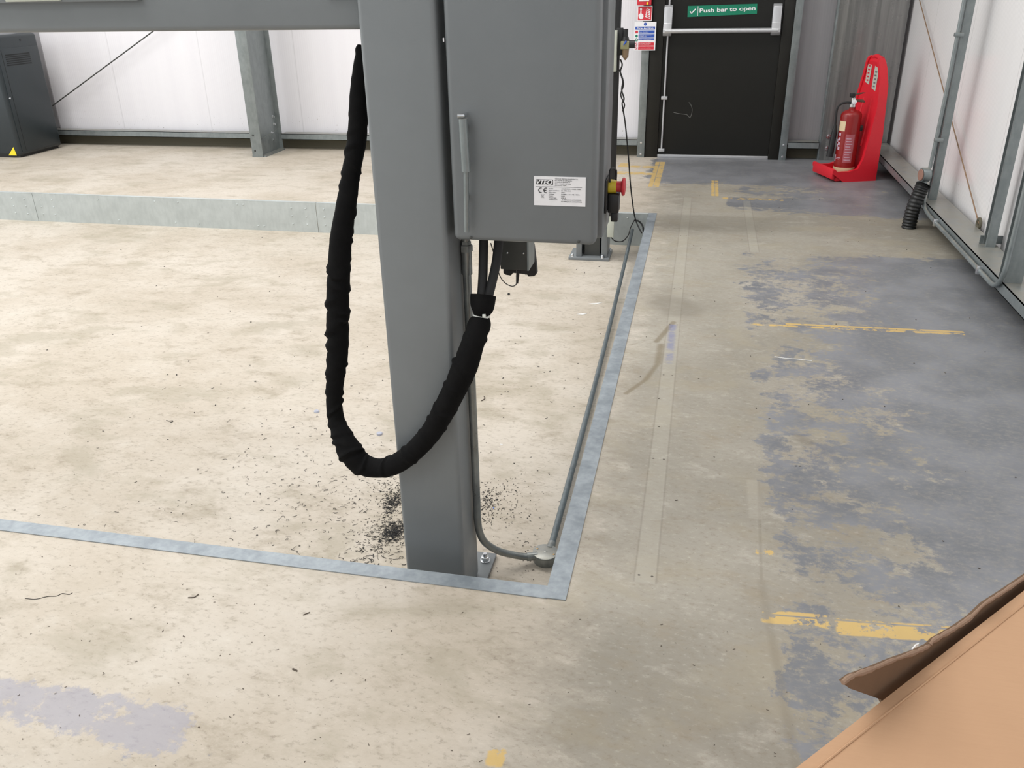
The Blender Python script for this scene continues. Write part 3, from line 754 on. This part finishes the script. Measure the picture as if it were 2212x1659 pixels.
cp = catmull(P3, n); cr = catr(rr, n)
rnd = random.Random(3); N_ = len(cp)
cum = [0]
for a, b in zip(cp, cp[1:]): cum.append(cum[-1]+(b-a).length)
folds = []; s_ = .01
while s_ < cum[-1]-.10:
    tight = .28 < s_/cum[-1] < .62
    folds.append((s_, rnd.uniform(.08, .17) if not tight else rnd.uniform(.15, .27), rnd.uniform(-.5, .5), rnd.uniform(0, 6.28), rnd.uniform(.004, .008)))
    s_ += rnd.uniform(.022, .05) if not (s_/cum[-1] > .62) else rnd.uniform(.05, .09)
def smod(i, a):
    v = 1.0
    for s0, amp, tilt, ph, wd in folds:
        d = cum[i]-s0-tilt*.045*math.cos(a+ph)*1.0
        if abs(d) < .03: v += amp*(.55+.45*math.cos(a-ph))*(math.exp(-(d/wd)**2) - .55*math.exp(-((d-.011)/wd)**2))
    return v
m = MB(); m.tube(cp, cr, 36, True, smod); m.build('sleeve', SLEEVE, CB)
tc = ony(1040, 680, 1.93); td = (P3[24]-P3[23]).normalized()
m = MB(); m.lathe([(.0180, -.0038), (.0222, -.0038), (.0222, .0038), (.0180, .0038)], tc, td, 32); ct = m.build('cable_tie', WHITEB, CB)
hp_ = ony(1045.5, 682, 1.905)
MB().box(hp_.x-.0038, hp_.x+.0038, 1.902, 1.912, hp_.z-.0042, hp_.z+.0042, .001).build('tie_head', WHITEB, CB)
for pts_ in (((1045, 515, 2.02), (1044, 560, 2.0), (1043, 600, 1.975), (1040, 645, 1.95)), ((1078, 515, 2.02), (1073, 560, 2.0), (1065, 600, 1.975), (1054, 645, 1.95))):
    MB().tube(catmull([ony(*q) for q in pts_], 8), .0118, 18).build('cable', RUBBER, CB)

# ------------------------------------------------------------------ steel conduit beside the column
K = empty('floor_conduit', (-.56, 2.02, .3), 'steel conduit running down beside the grey column and bending along the recess floor', 'conduit')
z0 = -.198
cpth = [Vector((-.562, 2.02, z_)) for z_ in (.90, .75, .6, .45, .3, .2, .12, .06)]+[Vector(q) for q in ((-.5625, 2.022, .015), (-.561, 2.033, -.035), (-.555, 2.055, -.083), (-.540, 2.080, -.122), (-.517, 2.103, -.153), (-.488, 2.125, -.176), (-.458, 2.140, -.190), (-.430, 2.152, -.198))]
MB().tube(catmull(cpth, 8), .0112, 20).build('pipe', PIPE, K)
MB().cyl((-.5615, 2.02, .775), (-.5615, 2.02, .850), .0138, None, 20).build('coupler', PIPE, K)
MB().lathe([(.0175, 0), (.0175, .016), (.0135, .018), (.0135, .026)], (-.5615, 2.02, .836), (0, 0, 1), 6).build('gland_nut', PIPE, K)
J = empty('junction_box', (-.385, 2.175, PD), 'round grey conduit junction box on the recess floor beside the edging', 'junction box')
MB().lathe([(.038, 0), (.040, .004), (.040, .030), (.038, .031)], (-.385, 2.175, PD), (0, 0, 1), 36).build('body', PIPE, J)
MB().lathe([(.041, 0), (.041, .003), (.039, .004)], (-.385, 2.175, PD+.0315), (0, 0, 1), 36).build('lid', GALV, J)
for a in (.6, .6+PI): MB().lathe([(.0035, 0), (.0035, .001), (.002, .0018)], (-.385+.030*math.cos(a+2.2), 2.175+.030*math.sin(a+2.2), PD+.0355), (0, 0, 1), 10).build('screw', BRASS, J)
MB().lathe([(.006, 0), (.004, .001)], (-.385, 2.175, PD+.0355), (0, 0, 1), 12).build('lid_centre', GALV, J)
MB().cyl(ony(1138, 1203, 2.148), (-.410, 2.162, z0), .0135, None, 20).build('spout', PIPE, J)
MB().cyl((-.377, 2.200, z0), (-.374, 2.235, z0), .0135, None, 20).build('spout', PIPE, J)
far = ony(1366, 497, 5.76)
cr2 = [Vector((-.374, 2.225, z0)), Vector((-.378, 2.8, z0-.001)), Vector((-.386, 3.6, z0)), Vector((-.400, 4.6, -.18)), far]
MB().tube(catmull(cr2, 40), [.0112*(1+(.05*math.sin(i*2.1) if 2 < i < 60 else 0)) for i in range(161)], 16).build('floor_conduit', DULL)
tag(bpy.data.objects[-1] if False else [o for o in C.objects if o.name.startswith('floor_conduit') and o.type == 'MESH'][0], 'long thin galvanised conduit running away along the right side of the recess', 'conduit')

# ------------------------------------------------------------------ far lift column in the recess
R_ = empty('lift_column', (-.65, 5.5, PD), 'far grey lift column on a bolted foot plate, seen below the control box', 'column')
MB().box(-.80, -.53, 5.405, 5.63, PD, PD+.018, .002).build('base_plate', PAINT, R_)
m = MB(); m.box(-.752, -.715, 5.43, 5.445, PD+.018, 2.6, .002); m.box(-.585, -.548, 5.43, 5.445, PD+.018, 2.6, .002)
m.box(-.752, -.744, 5.445, 5.60, PD+.018, 2.6); m.box(-.556, -.548, 5.445, 5.60, PD+.018, 2.6); m.box(-.752, -.548, 5.60, 5.61, PD+.018, 2.6)
m.build('post', PAINT, R_)
for x, y_ in ((-.775, 5.425), (-.575, 5.42), (-.545, 5.60)):
    m = MB(); m.lathe([(.013, 0), (.013, .003), (.009, .004), (.009, .014), (.006, .02)], (x, y_, PD+.018), (0, 0, 1), 12); m.build('anchor_bolt', CHROME, R_)
MB().box(-.700, -.600, 5.47, 5.595, PD+.02, .4).build('carriage', DARKGREY, R_)
MB().box(-.556, -.506, 5.385, 5.428, .085, 2.4, .002).build('cable_channel', BLACK, R_)
MB().box(-.546, -.504, 5.39, 5.425, -.055, .084, .003).build('limit_switch', IVORY, R_)
MB().box(-.568, -.518, 5.33, 5.384, .965, 1.190, .003).build('side_cover', IVORY, R_)
# air regulator
G = empty('air_regulator', (-.46, 5.37, 1.05), 'small black and khaki air filter regulator left of the Fire Action notice', 'regulator')
def at(px, py, Y=5.37): return ony(px, py, Y)
c = at(1351, 95); sc_ = .00305
def cylpx(name, x, y0, y1, w0, w1, mat):
    a, b = at(x, y0), at(x, y1); a.x = b.x = (a.x+b.x)/2
    k = dist(a)/FPX/2; MB().cyl(a, b, w0*k, w1*k, 20).build(name, mat, G)
cylpx('adjusting_knob', 1351.5, 62.5, 80, 11, 11, BLACK)
cylpx('bonnet', 1351, 79, 89.5, 13, 18, BLACK)
p0, p1 = at(1341.5, 88.5), at(1359, 106)
MB().box(p0.x, p1.x, 5.345, 5.40, p1.z, p0.z, .004).build('body', OLIVE, G)
cylpx('bowl', 1351, 105.5, 124, 15, 13, AMBER); cylpx('bowl_tip', 1350.5, 123.5, 130, 11, 2, AMBER)
p0, p1 = at(1359.5, 88), at(1371, 103)
MB().cyl((p0.x-.004, 5.372, (p0.z+p1.z)/2), (p1.x, 5.372, (p0.z+p1.z)/2), .022, None, 20).build('side_port', BLACK, G)
p0, p1 = at(1354, 88), at(1348, 97)
MB().tube([(p0.x, 5.34, p0.z), (p1.x, 5.335, p1.z)], [.006, .003], 10).build('gauge_pointer', BLUE, G)
p0 = at(1342, 96)
MB().box(-.527, p0.x+.008, 5.375, 5.395, p0.z-.06, p0.z+.09, .003).build('mount', BLACK, G)
# wiring
W = empty('black_wire', (-.50, 5.4, .9), 'thin black wire hanging from the regulator down to the recess', 'wire')
wp = [(1340, 128, 5.38), (1344, 140, 5.38), (1340, 155, 5.38), (1345, 175, 5.38), (1343, 195, 5.38), (1348, 213, 5.38), (1344, 222, 5.38), (1345, 232, 5.40), (1350, 262, 5.42), (1354, 300, 5.45), (1358, 345, 5.5), (1362, 400, 5.58), (1368, 450, 5.68), (1373, 475, 5.75), (1380, 492, 5.70), (1386, 503, 5.6)]
MB().tube(catmull([ony(*q) for q in wp], 6), .0045, 8).build('wire', RUBBER, W)
wp = [(1338, 150, 5.385), (1347, 180, 5.385), (1341, 205, 5.385), (1349, 226, 5.385), (1345, 240, 5.40)]
MB().tube(catmull([ony(*q) for q in wp], 6), .004, 8).build('wire', RUBBER, W)
wp = [(1316, 508, 5.4), (1322, 515, 5.4), (1330, 521, 5.45), (1345, 521, 5.55), (1357, 508, 5.65), (1362, 492, 5.72), (1370, 476, 5.76)]
MB().tube(catmull([ony(*q) for q in wp], 6), .0035, 8).build('wire', RUBBER, W)
wp = [(1370, 476, 5.76), (1380, 478, 5.77), (1388, 488, 5.75), (1390, 500, 5.65)]
MB().tube(catmull([ony(*q) for q in wp], 6), .006, 8).build('wire', RUBBER, W)

# ------------------------------------------------------------------ extinguisher and stand
T_ = empty('extinguisher_stand', (1.2, 7.24, 0), 'tall red moulded plastic extinguisher stand in the back right corner', 'stand')
ya, yb = 7.06, 7.42
prof = [(1.085, 0), (1.352, 0), (1.350, .35), (1.345, .70), (1.338, .82), (1.328, .870), (1.312, .898), (1.296, .905), (1.280, .896), (1.272, .87), (1.280, .76), (1.268, .55), (1.243, .32), (1.222, .17), (1.190, .095), (1.12, .078), (1.03, .078), (1.005, .10), (.990, .092), (.992, .065)]
def taper(z): return 0 if z < .55 else .10*((z-.55)/.36)**1.5
def flank(yc, sgn):
    m = MB(); b = bmesh.new()
    A = [b.verts.new((x, yc+sgn*taper(z), z)) for x, z in prof]; B2 = [b.verts.new((x, yc+sgn*(taper(z)+.028), z)) for x, z in prof]
    fa = b.faces.new(A); fb = b.faces.new(B2[::-1])
    for i in range(len(A)): b.faces.new([A[i], B2[i], B2[(i+1) % len(A)], A[(i+1) % len(A)]])
    bmesh.ops.recalc_face_normals(b, faces=b.faces[:])
    bmesh.ops.triangulate(b, faces=[f for f in b.faces if len(f.verts) > 4])
    m._merge(b); return m
mm = flank(ya, 1)
b2 = flank(yb, -1)
me2 = b2.build('tmp', RED); mm.bm.from_mesh(me2.data); bpy.data.objects.remove(me2)
# back panel between the flanks and tray floor
rows_ = [(1.240, .06), (1.244, .17), (1.257, .32), (1.278, .55), (1.291, .76), (1.284, .865), (1.297, .900)]
for (x0, z0_), (x1, z1_) in zip(rows_, rows_[1:]):
    y00, y01, y10, y11 = ya+.02+taper(z0_), yb-.02-taper(z0_), ya+.02+taper(z1_), yb-.02-taper(z1_)
    mm.quad((x0, y00, z0_), (x0, y01, z0_), (x1, y11, z1_), (x1, y10, z1_))
    mm.quad((x0+.02, y00, z0_), (x0+.02, y01, z0_), (x1+.02, y11, z1_), (x1+.02, y10, z1_))
mm.box(1.03, 1.24, ya+.02, yb-.02, .004, .04, .004)
mm.box(.988, 1.016, ya+.01, yb-.01, .02, .10, .010)
for yy in (7.18, 7.30): mm.tube([(1.25, yy, .25), (1.273, yy, .48), (1.284, yy, .60)], [.010, .012, .006], 8)
mm.build('shell', RED, T_)
for (u0, u1, zb) in ((7.325, 7.265, .70), (7.215, 7.155, .665)):
    m = MB(); m.prism([(1.286, u0, zb+.01), (1.286, u1, zb-.005), (1.2880, u1, zb+.155), (1.2880, u0, zb+.17)], (-.002, 0, 0)); st = m.build('sticker', IVORY, T_)
    m = MB()
    for k in range(5): m.box(1.2835, 1.2842, u1+.016, u0-.016, zb+.02+k*.026, zb+.031+k*.026)
    m.build('printed_lines', SRED if u0 > 7.3 else GREYINK, st)
MB().tube([(1.305, 7.155, .885), (1.305, 7.24, .900), (1.305, 7.325, .885)], [.016, .018, .016], 14).build('top_rib', RED, T_)

T_.rotation_euler = (0, 0, math.radians(19)); T_.location.x -= .034
X_ = empty('fire_extinguisher', (1.13, 7.19, .041), 'red fire extinguisher with cream base standing in the red stand', 'fire extinguisher')
ex, ey, ez = 1.126, 7.175, .041
MB().lathe([(.078, 0), (.080, .004), (.080, .055)], (ex, ey, ez), (0, 0, 1), 40).build('base_ring', CREAM, X_)
MB().lathe([(.0785, .055), (.0785, .435), (.0765, .450), (.068, .466), (.050, .478), (.026, .486), (.022, .49), (.022, .505)], (ex, ey, ez), (0, 0, 1), 40).build('cylinder', REDX, X_)
MB().lathe([(.020, .50), (.026, .505), (.026, .525), (.018, .53), (.018, .57), (.012, .575)], (ex, ey, ez), (0, 0, 1), 24).build('valve', CHROME, X_); VX = X_.children[-1] if False else [c for c in bpy.data.objects if c.name == 'valve'][0]
m = MB(); m.prism([(ex-.02, ey-.008, .60), (ex+.07, ey-.008, .60), (ex+.085, ey-.008, .585), (ex+.085, ey-.008, .578), (ex-.02, ey-.008, .585)], (0, .016, 0), .002)
m.prism([(ex-.02, ey-.008, .635), (ex+.06, ey-.008, .652), (ex+.08, ey-.008, .648), (ex-.018, ey-.008, .622)], (0, .016, 0), .002); m.build('lever_handle', plain('bronzed_lever', (.12, .07, .05), .35, .5), X_)
MB().box(ex-.030, ex+.004, ey-.016, ey+.016, .615, .645, .004).build('safety_clip', BLACK, X_)
MB().lathe([(.017, 0), (.017, .008), (.010, .010)], (ex+.005, ey-.020, .585), (0, -1, 0), 20).build('gauge', WHITE, VX)
MB().tube(catmull([(ex-.015, ey, .575), (ex-.05, ey-.005, .577), (ex-.09, ey-.008, .565), (ex-.112, ey-.01, .53), (ex-.112, ey-.01, .46), (ex-.108, ey-.008, .40)], 8), .008, 12).build('hose', RUBBER, X_)
MB().tube([(ex-.108, ey-.008, .41), (ex-.108, ey-.008, .36), (ex-.118, ey-.008, .17)], [.010, .020, .026], 16).build('horn', BLACK, X_)
def patch(a0, a1, z0, z1, mat, nm, r=.0792):
    m = MB(); n = 10; P = []
    for k in range(n+1):
        a = math.radians(a0+(a1-a0)*k/n); P.append((m.bm.verts.new((ex+r*math.cos(a), ey+r*math.sin(a), z0)), m.bm.verts.new((ex+r*math.cos(a), ey+r*math.sin(a), z1))))
    for k in range(n): m._f([P[k][0], P[k+1][0], P[k+1][1], P[k][1]], True)
    return m.build(nm, mat, X_)
patch(-168, -122, .372, .445, CREAM, 'inspection_label')
m_ = plain('faded_instruction_print', (.42, .10, .12), .4)
patch(-112, -62, .135, .35, m_, 'instruction_panel')
for k in range(9): patch(-106, -70-(k % 3)*5, .155+k*.02, .160+k*.02, PINKW, 'printed_line', .0796)
for i, (a, z_) in enumerate(((-150, .30), (-150, .265), (-148, .23), (-165, .285), (-163, .25), (-150, .335))):
    patch(a-7, a+8, z_, z_+.022, PINKW, 'pictogram', .0796)
patch(-172, -160, .14, .19, PINKW, 'pictogram', .0796)
patch(-155, -125, .168, .172, PINKW, 'printed_line', .0796); patch(-155, -132, .158, .162, PINKW, 'printed_line', .0796)
MB().box(ex+.070, ex+.095, ey-.02, ey+.02, .37, .41, .004).build('hose_clip', BLACK, X_)

# ------------------------------------------------------------------ cardboard carton
zt = .80
Q = empty('cardboard_carton', tuple(onz(1900, 1900, 0)), 'open brown cardboard carton in the bottom right corner of the photo', 'carton')
e0 = onz(1480, 1845, zt); e1 = onz(2520, 1036, zt)
u = (e1-e0).normalized(); vv = Vector((u.y, -u.x, 0))           # vv points away from the recess, over the carton
Lc = (e1-e0).length; th = .005
def P_(a, b, z): return e0+u*a+vv*b+Vector((0, 0, z-zt))
m = MB(); m.prism([P_(0, 0, zt), P_(Lc, 0, zt), P_(Lc, .42, zt-.004), P_(0, .42, zt-.004)], (0, 0, -th)); m.build('top_flap', CARD, Q)
m = MB(); m.tube([P_(0, .012, zt+.0002), P_(Lc, .012, zt+.0002)], .0012, 6); m.build('crease', CARD, Q)
# body walls below
bt = zt-.035
for (p0, p1) in ((P_(.02, .03, 0), P_(Lc, .03, 0)), (P_(Lc, .03, 0), P_(Lc, .42, 0)), (P_(Lc, .42, 0), P_(.02, .42, 0)), (P_(.02, .42, 0), P_(.02, .03, 0))):
    d = (p1-p0).normalized(); nn_ = Vector((-d.y, d.x, 0))*th
    a0, a1 = Vector((p0.x, p0.y, 0)), Vector((p1.x, p1.y, 0))
    MB().prism([a0, a1, a1+Vector((0, 0, bt)), a0+Vector((0, 0, bt))], nn_).build('side_wall', CARD, Q)
# upright flap leaning back over the opening, its shade painted into the board colour
nrm = (vv*-1)
base = e0 - vv*.012 + Vector((0, 0, -.02))
lean = (Vector((0, 0, 1)) + vv*.12).normalized(); pn = u.cross(lean).normalized()
def onplane(px, py):
    r = ray(px, py); t = (base-O).dot(pn)/r.dot(pn); return O+r*t
topl = [(1820, 1476), (1838, 1463), (1880, 1448), (1925, 1429), (1975, 1411), (2005, 1397), (2018, 1384), (2060, 1360), (2095, 1336), (2125, 1307), (2165, 1281), (2212, 1249), (2300, 1190)]
outl = [onplane(*q) for q in topl]
botl = [onplane(2330, 1230), onplane(1925, 1560), onplane(1903, 1511), onplane(1835, 1487)]
m = MB(); m.prism(outl+botl, pn*-.0045 if pn.dot(fw) < 0 else pn*.0045); tag(m.build('upright_flap', CARD_SHADE, Q), 'torn upright flap with shade painted into its brown')
m = MB(); rj = random.Random(5)
ep = catmull([p+lean*.0008 for p in outl], 5)
m.tube(ep, [.0021+rj.uniform(-.0006, .0009) for _ in ep], 8); m.build('torn_edge', CARDE, Q)
p = onplane(1976, 1396)
MB().prism([p+u*-.006, p+u*-.001+lean*.0035, p+u*.005+lean*.002, p+u*.004+lean*-.002], pn*.0012).build('paper_shred', PAPER, Q)

# ------------------------------------------------------------------ debris
rnd = random.Random(11)
def curl(m, c, L_, r, ang, z, k=None):
    n_ = 5; p = Vector((c[0], c[1], z+r)); a = ang; k = rnd.uniform(-1.3, 1.3) if k is None else k; pts = []
    for i in range(n_):
        pts.append(p.copy()); p = p+Vector((math.cos(a), math.sin(a), rnd.uniform(-.1, .35)*(1 if i < 2 else -.6)))*(L_/n_); p.z = max(p.z, z+r*.8); a += k
    m.tube(pts, r, 4, True, None, False)
m = MB()
def pile(cx_, cy2, sx, sy, n_, lmin, lmax, r, z=PD):
    for _ in range(n_):
        x, y_ = rnd.gauss(cx_, sx), rnd.gauss(cy2, sy)
        if -.78 < x < -.54 and 1.86 < y_ < 2.19: continue
        if z < -.1 and (x > PX1-.02 or y_ < PY0+.01): continue
        curl(m, (x, y_), rnd.uniform(lmin, lmax), r*rnd.uniform(.6, 1.3), rnd.uniform(0, 6.28), z)
c1 = onz(852, 1150, PD); c2 = onz(850, 1085, PD); c3 = onz(1052, 1085, PD); c4 = onz(835, 1060, PD)
pile(c1.x, c1.y, .022, .035, 330, .010, .028, .0008); pile(c2.x, c2.y, .020, .040, 260, .006, .020, .0009)
pile(c1.x-.03, c1.y, .05, .07, 260, .006, .024, .0007); pile(c4.x, c4.y+.03, .06, .08, 220, .004, .014, .0008)
pile(c1.x-.02, c1.y-.14, .05, .04, 45, .015, .045, .0009); pile(-1.15, 2.35, .22, .25, 320, .004, .030, .0007)
pile(c3.x, c3.y, .025, .06, 240, .004, .014, .0008); pile(c3.x+.06, c3.y, .06, .10, 170, .003, .012, .0008)
pile(-.45, 2.15, .06, .15, 60, .003, .010, .0008)
pile(-1.5, 2.5, .45, .5, 200, .004, .028, .0007); pile(-.8, 3.4, .3, .6, 90, .004, .020, .0010); pile(-2.2, 4.0, .9, .9, 60, .006, .02, .0014)
tag(m.build('rubber_shavings', RUBBER), 'scattered fine black rubber shavings around the foot of the grey column', 'shavings', kind='stuff')
m = MB()
for _ in range(150):
    x, y_ = rnd.uniform(-1.9, 1.0), rnd.uniform(1.05, 1.70)
    if (Vector((x, y_, 0))-e0).dot(vv) > -.06: continue
    curl(m, (x, y_), rnd.uniform(.003, .010), .0007, rnd.uniform(0, 6.28), 0)
for _ in range(70):
    x, y_ = rnd.uniform(-.2, 1.3), rnd.uniform(1.8, 6.5)
    if (Vector((x, y_, 0))-e0).dot(vv) > -.06: continue
    curl(m, (x, y_), rnd.uniform(.004, .012), .0012, rnd.uniform(0, 6.28), 0)
tag(m.build('floor_crumbs', WOODM), 'tiny dark crumbs scattered over the worn concrete floor', 'crumbs', kind='stuff')
def crumb(name, px, py, z, build, mat, label, cat):
    m = MB(); c = onz(px, py, z); build(m, c); tag(m.build(name, mat), label, cat)
crumb('plastic_cap', 820, 938, PD, lambda m, c: m.lathe([(.0125, 0), (.0125, .006), (.010, .008)], c, (0, 0, 1), 18), BAND, 'pale lilac plastic cap on the recess floor left of the column', 'plastic cap')
crumb('plastic_cap', 684, 890, PD, lambda m, c: m.lathe([(.011, 0), (.012, .004), (.008, .008)], c, (.2, -.1, 1), 14), BAND, 'dull grey plastic cap left of the hanging cable sleeve', 'plastic cap')
crumb('rubber_pellet', 1099, 637, PD, lambda m, c: m.lathe([(.006, 0), (.008, .005), (.006, .011), (.002, .013)], c, (0, 0, 1), 12), BLACK, 'small black pellet on the recess floor below the handheld terminal', 'pellet')
crumb('wood_splinter', 636, 1449, 0, lambda m, c: m.prism([c+Vector((-.007, .002, 0)), c+Vector((.007, -.002, 0)), c+Vector((.0075, .001, 0)), c+Vector((-.006, .0055, 0))], (0, 0, .003)), WOODM, 'short brown splinter on the near concrete floor', 'splinter')
crumb('rubber_strip', 1045, 862, PD, lambda m, c: m.tube(catmull([c+Vector((-.004, .022, .002)), c+Vector((.003, .008, .002)), c+Vector((.002, -.008, .002)), c+Vector((-.005, -.022, .002))], 5), .0022, 6), WOODM, 'curved dark rubber strip right of the steel conduit', 'rubber strip')
crumb('wire_offcut', 366, 910, PD, lambda m, c: m.tube(catmull([c+Vector((-.016, .002, .002)), c+Vector((.0, -.001, .002)), c+Vector((.014, .004, .002)), c+Vector((.016, -.008, .002)), c+Vector((.010, -.012, .002))], 6), .0014, 6), RUBBER, 'hook shaped black wire offcut alone on the left recess floor', 'wire offcut')
crumb('paper_scrap', 1283, 657, PD, lambda m, c: m.prism([c+Vector((-.03, 0, 0)), c+Vector((.0, .012, 0)), c+Vector((.045, .03, 0)), c+Vector((.01, -.006, 0))], (0, 0, .002)), PAPER, 'white scrap beside the long conduit, the upper of two', 'scrap')
crumb('paper_scrap', 1256, 679, PD, lambda m, c: m.prism([c+Vector((-.025, -.004, 0)), c+Vector((.0, .010, 0)), c+Vector((.03, .014, 0)), c+Vector((.01, -.008, 0))], (0, 0, .002)), PAPER, 'white scrap beside the long conduit, the lower of two', 'scrap')
crumb('paper_scrap', 1083, 961, PD, lambda m, c: m.box(c.x-.006, c.x+.006, c.y-.003, c.y+.003, c.z, c.z+.003, .001), PAPER, 'tiny white scrap right of the conduit bend', 'scrap')
crumb('blue_chip', 1066, 1098, PD, lambda m, c: m.prism([c+Vector((-.003, .004, 0)), c+Vector((.001, .004, 0)), c+Vector((.004, -.004, 0)), c+Vector((.0, -.003, 0))], (0, 0, .0015)), BLUEB, 'tiny blue plastic chip near the conduit bend', 'chip')
crumb('wire_offcut', 100, 1292, 0, lambda m, c: m.tube(catmull([c+Vector((-.055, -.012, .001)), c+Vector((-.025, -.010, .001)), c+Vector((.0, .006, .001)), c+Vector((.022, .012, .001)), c+Vector((.03, .024, .001)), c+Vector((.05, .024, .001)), c+Vector((.055, .032, .001))], 5), .0008, 5), RUBBER, 'long thin crooked dark thread on the floor at lower left', 'thread')
crumb('rubber_strip', 418, 1290, 0, lambda m, c: m.tube([c+Vector((-.012, -.006, .002)), c+Vector((.004, -.001, .002)), c+Vector((.008, .012, .002))], .0014, 5), WOODM, 'bent dark rubber strip just below the floor edging at left', 'rubber strip')
crumb('rubber_strip', 662, 1326, 0, lambda m, c: m.tube([c+Vector((-.006, -.007, .0015)), c+Vector((.004, .003, .0015)), c+Vector((.006, .006, .0015))], .0013, 5), WOODM, 'short dark rubber strip below the floor edging near the column', 'rubber strip')
crumb('paper_scrap', 1705, 775, 0, lambda m, c: m.tube(catmull([c+Vector((-.06, .01, .001)), c+Vector((-.02, .0, .001)), c+Vector((.03, -.002, .001)), c+Vector((.09, -.01, .001))], 5), .0022, 5), PAPER, 'thin white strip on the walkway below the middle yellow line', 'scrap')

# groups of like things
for o in C.objects:
    if o.parent is None and 'label' in o.keys():
        k = o.name.split('.')[0]
        g = {'wall_post': 'galvanised posts on the right wall', 'door_post': 'posts either side of the fire door', 'steel_column': 'building columns along the back wall',
             'lift_column': 'grey lift columns in the recess', 'bracing_rod': 'diagonal bracing rods', 'wall_conduit': 'conduits on the right wall', 'plastic_cap': 'plastic caps on the recess floor',
             'rubber_strip': 'dark rubber strips on the floor', 'paper_scrap': 'white scraps on the floor', 'wire_offcut': 'wire offcuts on the floor'}.get(k)
        if g: o['group'] = g
